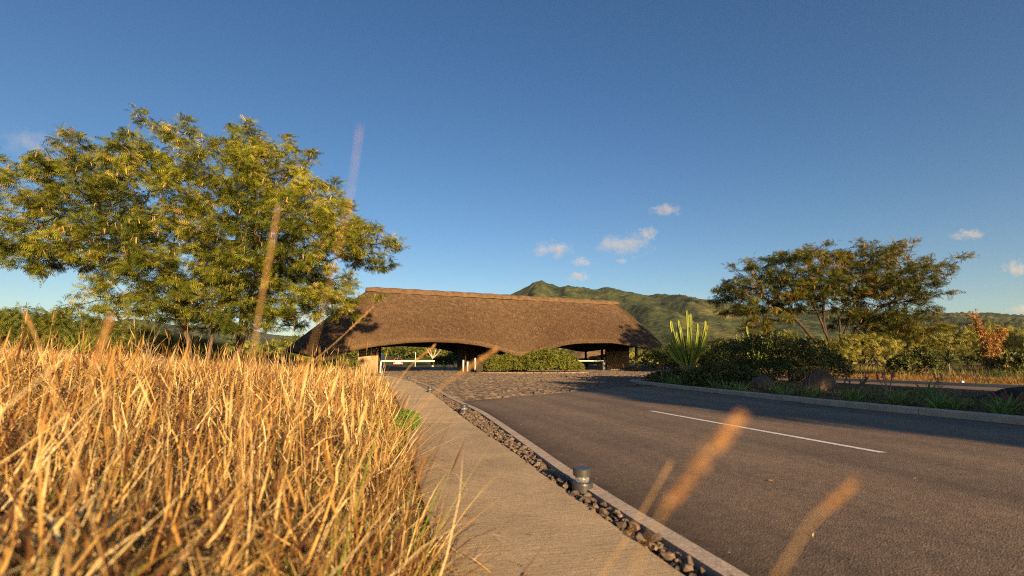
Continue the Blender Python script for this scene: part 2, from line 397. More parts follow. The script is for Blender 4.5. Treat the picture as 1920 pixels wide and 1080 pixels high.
# ------------------------------------------------------------------ stones: gravel strip and cobbled apron
M_gravel = surf('gravel_stone', [(.25, (.055, .045, .038)), (.5, (.125, .095, .07)), (.75, (.26, .19, .13))], 11, .85, .4, .01, 'Position', fine=50)
M_gbed = surf('gravel_bed', [(.3, (.035, .025, .018)), (.7, (.09, .065, .045))], 20, .95, .6, .02, 'Position')
M_cob = surf('cobble_stone', [(.25, (.05, .042, .035)), (.5, (.105, .083, .062)), (.78, (.22, .165, .11))], 4.1, .75, .4, .012, 'Position', fine=40)
M_joint = surf('cobble_joint', [(.3, (.05, .037, .026)), (.7, (.12, .09, .06))], 14, .95, .5, .01, 'Position')
def hull_stone(k):
    r = np.random.default_rng(k); bm = bmesh.new()
    pts = r.normal(size=(11, 3)); pts /= np.linalg.norm(pts, axis=1, keepdims=True); pts *= np.array([1, .78, .5]) * r.uniform(.8, 1.1, (11, 1))
    for p in pts: bm.verts.new(p)
    bmesh.ops.convex_hull(bm, input=bm.verts[:]); bmesh.ops.delete(bm, geom=[v for v in bm.verts if not v.link_faces], context='VERTS')
    bmesh.ops.triangulate(bm, faces=bm.faces[:]); me = bpy.data.meshes.new('stone'); bm.to_mesh(me); bm.free(); me.materials.append(M_gravel); return me
stone_me = [hull_stone(k) for k in range(10)]
gs = strip('gravel_strip', lambda y: PATH_R(y) - .01, lambda y: KERB_OUT(y) - .12, np.linspace(-4.5, 36, 80), -.016, M_gbed, 'structure')
bol_pos = [(.60, 4.32), (-1.0, 10.35), (-2.86, 17.2), (-6.0, 28.6)]
S = []
for layer in range(2):
    y = 1.7
    while y < 34:
        a, b = float(PATH_R(y)) + .035, float(KERB_OUT(y)) - .16
        sz = rng.uniform(.030, .058)
        for x in np.arange(a, b, .072):
            px, py = x + rng.uniform(-.02, .02), y + rng.uniform(-.03, .03); q = sz * rng.uniform(.65, 1.35)
            if a - .02 < px < b + .03 and all(math.hypot(px - bx, py - by) > .09 + q for bx, by in bol_pos):
                S.append((px, py, -.004 + .024 * layer + rng.uniform(-.01, .012), q, rng.uniform(0, 6.28), rng.uniform(-.5, .5), rng.uniform(-.5, .5), rng.integers(10)))
        y += .07 if layer == 0 else .085
S = [s for s in S if s[1] > 2.35]
S.sort(key=lambda s: s[1]); top = [s for s in S if s[2] > .008]
near = top[:300]; ids = set(map(id, near)); rest = [s for s in S if id(s) not in ids]
def stone_matrix(s): return Matrix.Translation(s[:3]) @ Matrix.Rotation(s[4], 4, 'Z') @ Matrix.Rotation(s[5], 4, 'X') @ Matrix.Rotation(s[6], 4, 'Y') @ Matrix.Diagonal((s[3], s[3], s[3], 1))
for s in near:
    o = link('stone', stone_me[s[7]], gs); o.matrix_local = stone_matrix(s)
VV, FF, off = [], [], 0
for s in rest:
    me = stone_me[s[7]]; mx = np.array(stone_matrix(s)); v = np.array([p.co for p in me.vertices]); f = np.array([p.vertices for p in me.polygons])
    VV.append(v @ mx[:3, :3].T + mx[:3, 3]); FF.append(f + off); off += len(v)
tag(link('loose_stones', np_mesh('loose_stones', np.concatenate(VV), np.concatenate(FF), M_gravel), gs), kind='stuff')

# cobbled apron in front of and under the gatehouse
apron_poly = [COB_A, COB_B, (6.1, 23.5), (5.9, 25.6), (14.2, 25.2), (17.0, 32.0), (22, 57), (8, 64), (-14, 54), (-18, 46), (-15, 43.5), (-9.2, 37.8), (-5.4, 27.5), (-3.0, 19.6)]
def inside(x, y, poly):
    c = False; n = len(poly)
    for i in range(n):
        (x1, y1), (x2, y2) = poly[i], poly[i - 1]
        if (y1 > y) != (y2 > y) and x < (x2 - x1) * (y - y1) / (y2 - y1) + x1: c = not c
    return c
ap = MB().add([(x, y, -.035) for x, y in apron_poly], [tuple(range(len(apron_poly)))]).build('cobbled_apron', M_joint)
tag(ap, kind='structure')
def cobble_template(k):
    r = np.random.default_rng(100 + k); m = MB(); h = .5
    b = [(-.5, -.5), (.5, -.5), (.5, .5), (-.5, .5)]; j = r.uniform(-.09, .09, (4, 2)); t = [(x * .82 + j[i, 0], y * .82 + j[i, 1]) for i, (x, y) in enumerate(b)]
    zt = r.uniform(.75, 1.1, 4)
    m.add([(x + j[i, 0], y + j[i, 1], 0) for i, (x, y) in enumerate(b)] + [(x, y, zt[i] * .6) for i, (x, y) in enumerate(b)] + [(x * .8, y * .8, zt[i]) for i, (x, y) in enumerate(t)],
          [(0, 1, 5, 4), (1, 2, 6, 5), (2, 3, 7, 6), (3, 0, 4, 7), (4, 5, 9, 8), (5, 6, 10, 9), (6, 7, 11, 10), (7, 4, 8, 11), (8, 9, 10, 11)])
    return m.mesh('cobble', M_cob)
cob_me = [cobble_template(k) for k in range(8)]
isl = (1.8, 43.3, 5.0, 1.8)          # planted island inside the apron (centre, radii)
Cb = []; y = 13.2; row = 0
while y < 58:
    st = .23 if y < 30 else .29
    x = -16 + (row % 2) * .1
    while x < 20:
        w = st * rng.uniform(.8, 1.5) * 1.15
        cx, cy = x + w / 2, y + rng.uniform(-.025, .025); x += w
        if not inside(cx, cy, apron_poly) or abs(cx) > 1.02 * cy + 1: continue
        if cy - cob_y(cx) < .12 and cx < 5: continue
        if ((cx - isl[0]) / isl[2]) ** 2 + ((cy - isl[1]) / isl[3]) ** 2 < 1: continue
        Cb.append((cx, cy, w * .93, st * .9, rng.uniform(-.12, .12), rng.uniform(.05, .10), rng.integers(8)))
    y += st; row += 1
Cb.sort(key=lambda c: c[1])
for c in Cb[:300]:
    o = link('cobble', cob_me[c[6]], ap); o.location = (c[0], c[1], -.045); o.scale = (c[2], c[3], c[5]); o.rotation_euler = (0, 0, c[4])
VV, FF, off = [], [], 0
tmpl = [(np.array([p.co for p in me.vertices]), np.array([p.vertices for p in me.polygons])) for me in cob_me]
for c in Cb[300:]:
    v, f = tmpl[c[6]]
    if c[1] > 26: v, f = v[[0, 1, 2, 3, 8, 9, 10, 11]], np.array([(0, 1, 5, 4), (1, 2, 6, 5), (3, 0, 4, 7), (4, 5, 6, 7)])
    co, si = math.cos(c[4]), math.sin(c[4]); q = v * [c[2], c[3], c[5]]
    VV.append(np.stack([q[:, 0] * co - q[:, 1] * si + c[0], q[:, 0] * si + q[:, 1] * co + c[1], q[:, 2] - .045], 1)); FF.append(f + off); off += len(v)
tag(link('far_cobbles', np_mesh('far_cobbles', np.concatenate(VV), np.concatenate(FF), M_cob), ap), kind='stuff')

# ------------------------------------------------------------------ mountains
def forest_material(name, c_lo, c_mid, c_hi, s):
    m, nt, b = new_mat(name); p = coords(nt, 'Position')
    big = noise_node(nt, .0035 * s, 6, .6, p); fine = noise_node(nt, .05 * s, 4, .7, p); mid = noise_node(nt, .013 * s, 5, .65, p)
    c = ramp(nt, mid.outputs['Fac'], [(.3, c_lo), (.5, c_mid), (.68, c_hi)]).outputs[0]
    g = ramp(nt, big.outputs['Fac'], [(.52, (0, 0, 0)), (.66, (1, 1, 1))])
    c = mixc(nt, g.outputs[0], c, (.135, .125, .045))
    c = mixc(nt, 1, c, ramp(nt, fine.outputs['Fac'], [(.3, (.4, .4, .4)), (.68, (1.5, 1.5, 1.5))]).outputs[0], 'MULTIPLY')
    nt.links.new(c, b.inputs['Base Color']); b.inputs['Roughness'].default_value = .95; b.inputs['Specular IOR Level'].default_value = .1
    add_bump(nt, b, fine.outputs['Fac'], .8, 9 / s); return m
MT = np.array([(-0.2185, 0.0119), (-0.1752, 0.0282), (-0.121, 0.0609), (-0.0664, 0.0996), (-0.0222, 0.123), (0.0056, 0.1353), (0.0446, 0.1545), (0.0614, 0.1578), (0.0836, 0.1522), (0.1003, 0.1488), (0.1282, 0.1499), (0.156, 0.1454), (0.1783, 0.1466), (0.2007, 0.1511), (0.2282, 0.1398), (0.2669, 0.132), (0.3113, 0.1308), (0.3448, 0.1331), (0.3777, 0.1252), (0.4217, 0.1185), (0.4877, 0.1107), (0.5978, 0.1018), (0.7079, 0.0963), (0.8182, 0.094), (0.929, 0.0951), (1.039, 0.0918), (1.1492, 0.0896), (1.3137, 0.083), (1.7, .05)])
LT = np.array([(-1.5, .02), (-1.1168, 0.0282), (-0.9871, 0.039), (-0.8905, 0.0555), (-0.8383, 0.0774), (-0.7951, 0.0852), (-0.728, 0.0774), (-0.6718, 0.0675), (-0.618, 0.0808), (-0.5906, 0.083), (-0.5619, 0.0697), (-0.5056, 0.0544), (-0.4393, 0.0478), (-0.3729, 0.039), (-0.2847, 0.0282), (-0.2185, 0.0119)])
def mountains(name, T, Yr, foot, back, nA, nR, amp, mat, seed):
    a = np.linspace(T[0, 0], T[-1, 0], nA); t = np.concatenate([np.linspace(0, 1, nR), np.linspace(1.03, 1.5, 8)])
    A, TT = np.meshgrid(a, t, indexing='ij')
    ridge = np.interp(a, T[:, 0], T[:, 1])[:, None]
    Y = np.where(TT <= 1, foot + (Yr - foot) * TT, Yr + (back - Yr) * (TT - 1) / .5)
    wob = 1 + .10 * (fbm(a * 5 + seed, a * 0 + 2)[:, None] - .5); Yw = Y * wob
    prof = np.where(TT <= 1, TT ** 1.35, 1 - ((TT - 1) / .5) ** 1.2)
    X = A * Yw
    Hh = ridge * Yr * wob
    # spurs and gullies running down from the ridge
    g = 1 - np.abs(2 * fbm(X / 260 + seed, Yw / 900 + .35 * X / 260, 4) - 1); g2 = 1 - np.abs(2 * fbm(X / 90 + seed, Yw / 240, 3) - 1)
    env = np.sin(np.pi * np.clip(prof, 0, 1)) ** .8 * (TT <= 1)
    Z = Hh * prof + env * Hh * amp * ((g - .62) * 1.0 + (g2 - .62) * .35) + (fbm(X / 22, Yw / 22, 3) - .5) * 9 * np.clip(prof * 3, 0, 1)
    Z = np.where(prof <= 0.0001, -8, Z + CAMH)
    idx = np.arange(X.size).reshape(X.shape); F = np.stack([idx[:-1, :-1], idx[1:, :-1], idx[1:, 1:], idx[:-1, 1:]], -1).reshape(-1, 4)
    return tag(link(name, np_mesh(name, np.stack([X, Yw, Z], -1).reshape(-1, 3), F, mat, smooth=True)), kind='structure')
M_forest = forest_material('mountain_forest', (.022, .036, .014), (.056, .074, .027), (.105, .108, .042), 1.0)
M_forest2 = forest_material('far_forest', (.03, .045, .02), (.055, .075, .03), (.09, .10, .04), .6)
mountains('mountain', MT, 2600, 420, 3600, 470, 90, .36, M_forest, 3)
mountains('far_mountain', LT, 5200, 1500, 6500, 300, 60, .35, M_forest2, 8)

# ------------------------------------------------------------------ foliage builders
SPRIG_V, SPRIG_F = [], []
for k in range(5):                                # feathery compound leaf, five pairs of narrow pinnae
    x = .10 + .21 * k; ln = .28 * math.sin(math.pi * (.28 + .66 * (k / 5))) + .06
    for s in (-1, 1):
        o = len(SPRIG_V); dz = -.30 * (k / 5) ** 2
        SPRIG_V += [(x - .06, 0, dz), (x + .06, 0, dz - .01), (x + .17, s * ln * 1.12, dz - .14)]
        SPRIG_F.append((o, o + 1, o + 2))
LEAF_V = [(0, 0, 0), (.45, .26, .07), (1, 0, -.04), (.45, -.26, .07)]; LEAF_F = [(0, 1, 2), (0, 2, 3)]
def twigleaf():
    V, F = [], []
    for k, (a, ln, el) in enumerate([(0, 1, .2), (2.1, .9, .5), (4.0, .95, .4), (1.0, .7, .95), (5.2, .75, .8)]):
        c, s = math.cos(a), math.sin(a); ce, se = math.cos(el), math.sin(el); o = len(V)
        for (x, y, z) in [(0, 0, 0), (.5, .22, 0), (1, 0, -.08), (.5, -.22, 0)]:
            X = x * ce - z * se; Z = x * se + z * ce
            V.append((ln * (X * c - y * s), ln * (X * s + y * c), ln * Z))
        F.append((o, o + 1, o + 2, o + 3))
    return V, F
TWIG_V, TWIG_F = twigleaf()

M_bark = surf('bark', [(.3, (.06, .042, .028)), (.55, (.135, .095, .06)), (.75, (.24, .175, .115))], 3.0, .9, .8, .04, 'Object', (1, 1, .25), fine=18)
M_bark2 = surf('dark_bark', [(.3, (.030, .022, .016)), (.55, (.068, .048, .033)), (.75, (.125, .09, .06))], 3.0, .9, .8, .04, 'Object', (1, 1, .25), fine=18)
M_leafA = tinted('tree_leaf', [(0, (.045, .066, .010)), (.35, (.150, .175, .014)), (.62, (.285, .295, .022)), (.82, (.41, .38, .035)), (.90, (.44, .31, .12)), (1, (.46, .24, .09))], .55, .3)
M_leafB = tinted('right_tree_leaf', [(0, (.022, .036, .008)), (.35, (.068, .084, .010)), (.6, (.17, .165, .014)), (.76, (.30, .24, .02)), (.84, (.27, .15, .04)), (1, (.22, .09, .03))], .55, .3)

def colonize(pts, stems, di, dk, step, iters):
    N = []; par = []; own = []
    for si, st in enumerate(stems):
        base = st['from']; prev = base
        P = [np.array(p, float) for p in st['pts']]
        start = N[base] if base is not None else None
        seq = P if start is None else [start] + P
        for a, b in zip(seq, seq[1:]):
            k = max(1, int(np.linalg.norm(b - a) / step))
            if prev is None: N.append(a); par.append(-1); prev = len(N) - 1
            for j in range(1, k + 1):
                q = a + (b - a) * j / k + rng.normal(size=3) * step * .06
                N.append(q); par.append(prev); prev = len(N) - 1
        own += [si] * (len(N) - len(own))
    alive = np.ones(len(pts), bool); N = list(N)
    A = np.array(N); D = np.full(len(pts), 1e9); I = np.zeros(len(pts), int)
    def upd(new, base):
        d = np.linalg.norm(pts[:, None] - new[None], axis=2); j = d.argmin(1); dm = d[np.arange(len(pts)), j]
        b = dm < D; D[b] = dm[b]; I[b] = j[b] + base
    upd(A, 0)
    seen = {}
    for it in range(iters):
        act = alive & (D < di)
        if not act.any(): break
        g = {}
        dirs = pts[act] - np.array(N)[I[act]]; dirs /= np.linalg.norm(dirs, axis=1, keepdims=True) + 1e-9
        acc = np.zeros((len(N), 3)); np.add.at(acc, I[act], dirs)
        nodes = np.unique(I[act]); new = []; np_ = []
        for n in nodes:
            c = seen.get(n, 0)
            if c > 3: continue
            seen[n] = c + 1
            v = acc[n]; l = np.linalg.norm(v)
            if l < 1e-6: continue
            v = v / l + rng.normal(size=3) * .18; v /= np.linalg.norm(v)
            new.append(np.array(N[n]) + v * step); np_.append(n)
        if not new: break
        base = len(N); N += new; par += np_; own += [own[q] for q in np_]
        upd(np.array(new), base); alive &= D > dk
    return np.array(N), np.array(par), np.array(own)
def tree(name, loc, label, lumps, depth_r, stems, n_att, step, n_sprig, sprig, leaf_mat, bark_mat, r_tip=.018, pw=2.25, browns=.06, dy=0, podfrac=.04, pad=18):
    """lumps (x, z, rx, rz) across the view; depth filled as an ellipse of half-depth depth_r"""
    root = empty(name, loc); tag(root, label, 'tree')
    L = np.array(lumps, float); area = L[:, 2] * L[:, 3]; cx = L[:, 0].mean(); wx = np.abs(L[:, 0] - cx).max() + 2
    k = rng.choice(len(L), n_att, p=area / area.sum())
    ang = rng.uniform(0, 2 * np.pi, n_att); rr = rng.uniform(0, 1, n_att) ** .4
    x = L[k, 0] + np.cos(ang) * rr * L[k, 2]; z = L[k, 1] + np.sin(ang) * rr * L[k, 3]
    dr = depth_r * np.sqrt(np.clip(1 - ((L[k, 0] - cx) / (wx + 1)) ** 2, .12, 1)) * (.6 + .4 * np.clip((L[k, 1] - L[:, 1].min()) / 4, 0, 1))
    y = rng.uniform(-1, 1, n_att) * dr
    zb = L[:, 1].min() - 1.0; z = zb + (z - zb) * np.sqrt(np.clip(1 - .75 * (y / (depth_r * 1.1)) ** 2, .1, 1))
    # gather the attractors into flat pads so that the crown is layered, with gaps between
    pts = np.stack([x, y, z], 1); nc = int(n_att / pad); cen = pts[:nc]
    own_c = rng.integers(0, nc, n_att); pts = np.where((rng.random(n_att) < .72)[:, None], cen[own_c] + rng.normal(size=(n_att, 3)) * [.62, .62, .25], pts)
    N, par, own = colonize(pts, stems, 6.0, step * 1.3, step, 120)
    n = len(N); rad2 = np.zeros(n); kids = np.zeros(n, int)
    for i in range(n - 1, 0, -1):
        if par[i] >= 0: kids[par[i]] += 1
    r = np.zeros(n); acc = np.zeros(n)
    order = np.arange(n)[::-1]
    for i in order:
        r[i] = r_tip if kids[i] == 0 else acc[i] ** (1 / pw)
        if par[i] >= 0: acc[par[i]] += r[i] ** pw
    tr, br = [MB() for _ in stems], MB()
    child = par >= 0
    for i in np.nonzero(child)[0]:
        a, b = N[par[i]], N[i]; ra, rb = min(r[par[i]], r[i] * 1.6), r[i]
        t = b - a
        if rb > .10: tr[own[i]].tube([a - t * .12, b + t * .12], [ra, rb], 8, False)
        else: br.tube([a, b], [ra, rb], 4 if rb < .05 else 5, False)
    for t_ in tr:
        if t_.v: t_.build('trunk', bark_mat, root, True)
    tag(br.build('branches', bark_mat, root, True), kind='stuff')
    thin = np.nonzero((r < r_tip * 2.6) & child)[0]
    w = np.where(kids[thin] == 0, 4.0, 1.0); pk = thin[rng.choice(len(thin), n_sprig, p=w / w.sum())]
    d = N[pk] - N[par[pk]]; d /= np.linalg.norm(d, axis=1, keepdims=True)
    dirs = d * .6 + rand_dirs(n_sprig) * [1, 1, .45] + [0, 0, -.12]
    pos = N[pk] + rng.normal(size=(n_sprig, 3)) * step * [.42, .42, .26]
    M = rot_frames(dirs, np.tile([0., 0., 1.], (n_sprig, 1)), rng.normal(size=n_sprig) * 1.1)
    S = sprig * rng.uniform(.7, 1.3, n_sprig)
    V, F = tile(SPRIG_V, SPRIG_F, M, pos, S)
    clump = fbm(pos[:, 0] * .45 + 31, pos[:, 2] * .6 + pos[:, 1] * .3, 3)
    ti = np.clip(.15 + .75 * (clump - .2) + rng.normal(size=n_sprig) * .12, 0, .8)
    ti = np.where(rng.random(n_sprig) < browns * (clump > .42), rng.uniform(.84, 1, n_sprig), ti)
    link('crown', np_mesh('crown', V, F, leaf_mat, np.repeat(ti, len(SPRIG_V))), root)
    # hanging dry pods
    npod = int(n_sprig * podfrac)
    if npod:
        q = rng.choice(len(pos), npod); pp = pos[q] + rng.normal(size=(npod, 3)) * .12
        Mp = rot_frames(np.tile([0., 0., -1.], (npod, 1)) + rng.normal(size=(npod, 3)) * .25, rand_dirs(npod), rng.uniform(0, 6, npod))
        V, F = tile([(0, -.09, 0), (1, -.08, .03), (1, .08, 0), (0, .09, .03)], [(0, 1, 2, 3)], Mp, pp, rng.uniform(.16, .3, npod))
        tag(link('pods', np_mesh('pods', V, F, leaf_mat, np.repeat(rng.uniform(.86, .97, npod), 4)), root), kind='stuff')
    return root

LLUMP = [(-27.29, 8.56, 2.23, 1.49), (-27.41, 7.3, 2.08, 0.65), (-25.82, 11.28, 2.38, 1.64), (-22.88, 12.76, 2.53, 1.49), (-19.86, 13.82, 2.53, 1.43), (-16.1, 14.15, 2.23, 1.25), (-13.12, 12.1, 2.23, 1.64), (-10.5, 9.99, 2.08, 1.64), (-8.26, 8.24, 1.55, 1.19), (-22.49, 9.51, 3.42, 1.64), (-18.89, 10.47, 3.27, 1.93), (-14.84, 10.15, 2.98, 1.93), (-24.06, 7.3, 3.27, 0.77), (-19.15, 6.99, 2.98, 1.34), (-14.92, 7.3, 2.98, 1.64), (-10.95, 6.99, 2.53, 1.64), (-19.85, 5.0, 1.79, 1.04), (-16.82, 4.69, 2.53, 1.19), (-12.6, 4.54, 2.53, 1.25), (-9.63, 5.15, 1.34, 1.19), (-20.85, 4.54, 1.34, 0.54), (-18.6, 3.9, 2.2, .8), (-13.6, 3.7, 2.2, .8), (-16.2, 5.6, 2.6, 1.2), (-21.8, 3.9, 1.3, .45), (-15.4, 14.6, 1.7, 1.0), (-13.0, 13.2, 2.0, 1.2), (-11.2, 11.4, 1.8, 1.2)]
TX = -15.9
stems = [{'from': None, 'pts': [(-.9, 0, .2), (-.75, 0, 2.6), (-.35, .1, 4.6), (.1, .2, 7.0), (-.1, .2, 9.0)]},
         {'from': None, 'pts': [(.5, .1, .2), (.85, -.1, 3.1), (1.5, -.2, 5.0), (1.25, -.3, 8.2), (1.0, 0, 10)]},
         {'from': None, 'pts': [(.8, -.2, .2), (1.3, -.3, 2.9), (2.2, -.6, 4.6), (3.6, -.5, 6.6)]},
         {'from': None, 'pts': [(-1.9, .3, .3), (-2.5, .2, 2.6), (-3.3, .3, 4.8), (-5.2, .2, 6.8), (-7.5, 0, 8.2)]}]
tree('feathery_tree', (TX, 27, float(ground_z(TX, 27)) - .1), 'large spreading green tree rising behind the dry grass, its branches touching the roof',
     [((x - TX) * .97 - .2, (z - float(ground_z(TX, 27))) * .975, rx * .95, rz * .92) for x, z, rx, rz in LLUMP], 5.6, stems, 3900, .40, 58000, .32, M_leafA, M_bark, .018, pw=2.95, pad=9)
RLUMP = [(16.31, 6.39, 1.69, 1.31), (15.65, 5.05, 1.2, 1.05), (17.87, 6.97, 2.06, 1.12), (20.62, 7.94, 2.06, 1.2), (22.91, 7.94, 2.44, 1.2), (25.99, 8.13, 2.81, 1.12), (28.67, 8.13, 2.06, 1.12), (30.07, 7.16, 1.42, 0.94), (29.14, 5.82, 1.8, 1.05), (27.22, 5.62, 2.06, 1.12), (25.04, 6.39, 2.06, 1.12), (22.0, 6.39, 2.06, 1.2), (18.89, 5.43, 1.87, 1.12), (17.09, 4.11, 1.31, 0.75), (27.8, 4.11, 2.06, 0.94), (30.12, 3.17, 1.2, 0.45), (26.27, 3.92, 1.5, 0.75)]
TX2 = 22.7
stems2 = [{'from': None, 'pts': [(-.2, 0, 0), (-.95, .1, 1.7), (-3.1, 0, 4.2), (-4.7, 0, 5.2)]}, {'from': None, 'pts': [(-.05, .1, 0), (-.35, .2, 1.6), (-.75, .1, 3.6), (-.5, 0, 6.2)]},
          {'from': None, 'pts': [(.1, -.1, 0), (.2, -.2, 3.8), (1.1, -.1, 5.4)]}, {'from': None, 'pts': [(.3, 0, 0), (.9, .1, 2.4), (3.3, .1, 4.6), (5.0, 0, 5.2)]}, {'from': None, 'pts': [(.15, .2, 0), (.5, .4, 2.0), (2.0, .6, 5.2)]}, {'from': None, 'pts': [(-.1, -.2, 0), (-.9, -.5, 2.2), (-2.0, -.8, 5.2)]}]
rt = tree('feathery_tree', (TX2, 34, 0.15), 'dark multi-stemmed tree with rusty pods behind the clipped shrubs', [((x - TX2) * (.93 if x < TX2 else .84) - .3, z - .1, rx * .92, rz) for x, z, rx, rz in RLUMP], 3.2, stems2, 2400, .36, 25000, .29, M_leafB, M_bark2, .018, pw=2.6, browns=.09, podfrac=.06, pad=12)

rt.location = (25.4, 38.0, .12); rt.scale = (1.118, 1.118, 1.118)
# ------------------------------------------------------------------ shrubs
M_shrub = tinted('shrub_leaf', [(0, (.030, .045, .008)), (.4, (.075, .095, .014)), (.75, (.13, .145, .02)), (1, (.19, .19, .03))], .5, .2)
M_hedge = tinted('hedge_leaf', [(0, (.025, .038, .010)), (.5, (.060, .080, .017)), (.9, (.12, .135, .028)), (1, (.18, .13, .065))], .5, .2)
M_fresh = tinted('fresh_leaf', [(0, (.04, .09, .014)), (.5, (.08, .19, .025)), (1, (.17, .29, .04))], .5, .25)
M_acacia = tinted('acacia_leaf', [(0, (.050, .064, .014)), (.4, (.135, .15, .026)), (.75, (.26, .25, .045)), (1, (.36, .28, .08))], .6, .3)
M_twig = surf('twig', [(.3, (.10, .075, .055)), (.7, (.24, .19, .14))], 6, .9, .3, .01)
def shrub(name, loc, label, lumps, n, leaf, mat, cat='shrub', group=None, tmpl='twig', tint=(.5, .2), stems=7, flat=.25, deep=.55, stem_mat=None):
    root = empty(name, loc); tag(root, label, cat, group)
    L = np.array(lumps, float)                       # (x, y, z, rx, ry, rz)
    w = L[:, 3] * L[:, 5] + L[:, 3] * L[:, 4]; k = rng.choice(len(L), n, p=w / w.sum())
    d = rand_dirs(n); d[:, 2] = np.where(d[:, 2] < -.35, -d[:, 2], d[:, 2])
    q = np.where(rng.random(n) < .72, rng.uniform(.86, 1.04, n), rng.uniform(deep, .9, n))
    wob = 1 + .30 * (fbm(d[:, 0] * 2.3 + k * 3.1 + 40, d[:, 2] * 2.3 + d[:, 1] * 2 + 40, 3) - .5) * 2
    pos = L[k, :3] + d * L[k, 3:6] * (q * wob)[:, None]
    pos[:, 2] = np.maximum(pos[:, 2], .03)
    nd = d + rand_dirs(n) * .7; nd[:, 2] += flat
    M = rot_frames(nd if tmpl == 'leaf' else rand_dirs(n), nd, rng.normal(size=n) * .3)
    tv, tf = {'twig': (TWIG_V, TWIG_F), 'sprig': (SPRIG_V, SPRIG_F), 'leaf': (LEAF_V, LEAF_F)}[tmpl]
    V, F = tile(tv, tf, M, pos, leaf * rng.uniform(.7, 1.3, n))
    ti = np.clip(tint[0] + tint[1] * rng.normal(size=n) + .35 * (fbm(pos[:, 0] * 1.7 + 9, pos[:, 2] * 1.7 + pos[:, 1], 2) - .5), 0, 1)
    link('foliage', np_mesh('foliage', V, F, mat, np.repeat(ti, len(tv))), root)
    m = MB()
    for i in range(stems):
        j = rng.choice(len(L)); e = L[j, :3] + rand_dirs(1)[0] * L[j, 3:6] * .6; e[2] = max(e[2], .3)
        b = np.array([L[j, 0] * .6 + rng.normal() * .15, L[j, 1] * .6 + rng.normal() * .1, 0]); mid = (b + e) / 2 + rng.normal(size=3) * .08
        m.tube([b, mid, e], [.035, .025, .012], 5, False)
        for s in range(3):
            t = mid + (e - mid) * rng.uniform(0, .8); m.tube([t, t + rand_dirs(1)[0] * [.5, .5, .3] * L[j, 3] * .5 + [0, 0, .15]], [.014, .006], 4, False)
    tag(m.build('stems', stem_mat or M_twig, root), kind='stuff')
    return root

# island in front of the gatehouse
isl_me = MB(); isl_me.lathe([(1.0, -.03), (1.0, .08), (.97, .09), (.0, .14)], 40)
o = tag(isl_me.build('planting_island', M_soil), kind='structure'); o.location = (isl[0], isl[1], 0); o.scale = (isl[2] - .12, isl[3] - .1, 1)
nk = 44; M_rockedge = surf('edge_stone', [(.3, (.12, .09, .065)), (.7, (.27, .205, .145))], 3, .9, .4, .01, 'Position')
for k in range(nk):
    a0, a1 = 2 * math.pi * (k + .06) / nk, 2 * math.pi * (k + .94) / nk; m = MB(); V = []
    for a in (a0, a1):
        for s in (1.0, .965):
            V += [(isl[2] * s * math.cos(a), isl[3] * (1 if s == 1 else .92) * math.sin(a))]
    vs_ = [(x, y, z) for z in (-.03, .13) for x, y in V]
    m.add(vs_, [(0, 2, 6, 4), (1, 5, 7, 3), (4, 6, 7, 5), (0, 4, 5, 1), (2, 3, 7, 6)])
    kb = m.build('edge_stone', M_rockedge, o); kb.matrix_parent_inverse = Matrix.Identity(4); kb.scale = (1 / o.scale[0], 1 / o.scale[1], 1)
shrub('clipped_shrub', (-.75, 43.0, .08), 'smaller rounded clipped shrub at the left end of the planted island', [(-.7, 0, .75, 1.1, 1.0, .62), (.6, -.1, .8, 1.15, 1.1, .72), (0, .3, .85, 1.3, 1.1, .66), (-.5, -.3, .35, 1.2, .9, .4), (.6, -.3, .4, 1.2, .9, .42)], 5200, .13, M_shrub, tint=(.6, .2))
shrub('clipped_shrub', (3.55, 43.3, .08), 'broad yellow green clipped shrub in the middle of the planted island', [(-1.5, -.1, .95, 1.15, 1.2, .85), (-.2, 0, 1.05, 1.4, 1.3, .95), (1.1, -.1, .85, 1.2, 1.15, .78), (2.0, -.1, .5, .8, .9, .5), (-.4, .5, 1.15, 1.2, 1.0, .86), (-1.4, -.4, .4, 1.2, 1.0, .45), (.4, -.4, .42, 1.5, 1.0, .45), (1.8, -.3, .35, 1.0, .9, .4)], 7400, .14, M_shrub, tint=(.66, .2))
# planted bed on the right
shrub('mounded_shrub', (8.9, 26.3, .1), 'dark mounded shrub between the gatehouse and the tall cactus', [(-.7, 0, .85, 1.1, 1.1, .85), (.6, .1, 1.05, 1.3, 1.2, .95), (1.7, 0, 1.0, 1.1, 1.1, .85)], 5600, .085, M_hedge, tint=(.40, .22), stems=26)
shrub('mounded_shrub', (11.5, 21.6, .1), 'largest dark domed shrub with bare twigs showing through, right of the cactus', [(-1.5, 0, 1.0, 1.4, 1.2, .9), (0, .1, 1.15, 1.7, 1.4, .98), (1.5, .1, 1.05, 1.4, 1.3, .92), (2.5, .2, .7, .9, 1.0, .7), (-.6, -.5, .5, 1.9, 1.2, .55), (1.3, -.4, .5, 1.6, 1.1, .55)], 8200, .08, M_hedge, tint=(.36, .25), stems=60, deep=.75)
shrub('low_shrub', (7.9, 18.9, .08), 'low leafy dark green shrub at the kerb below the cactus', [(-.6, 0, .33, .7, .7, .38), (.35, 0, .42, .8, .75, .42), (1.0, .1, .35, .6, .6, .36)], 1500, .14, M_hedge, tint=(.6, .2))
shrub('low_shrub', (7.35, 22.6, .08), 'low dark ground cover shrub behind the median nose', [(-.5, 0, .22, .6, .8, .25), (.6, .3, .25, .8, .8, .3), (1.5, 0, .3, .7, .7, .32)], 900, .12, M_hedge, tint=(.5, .2))
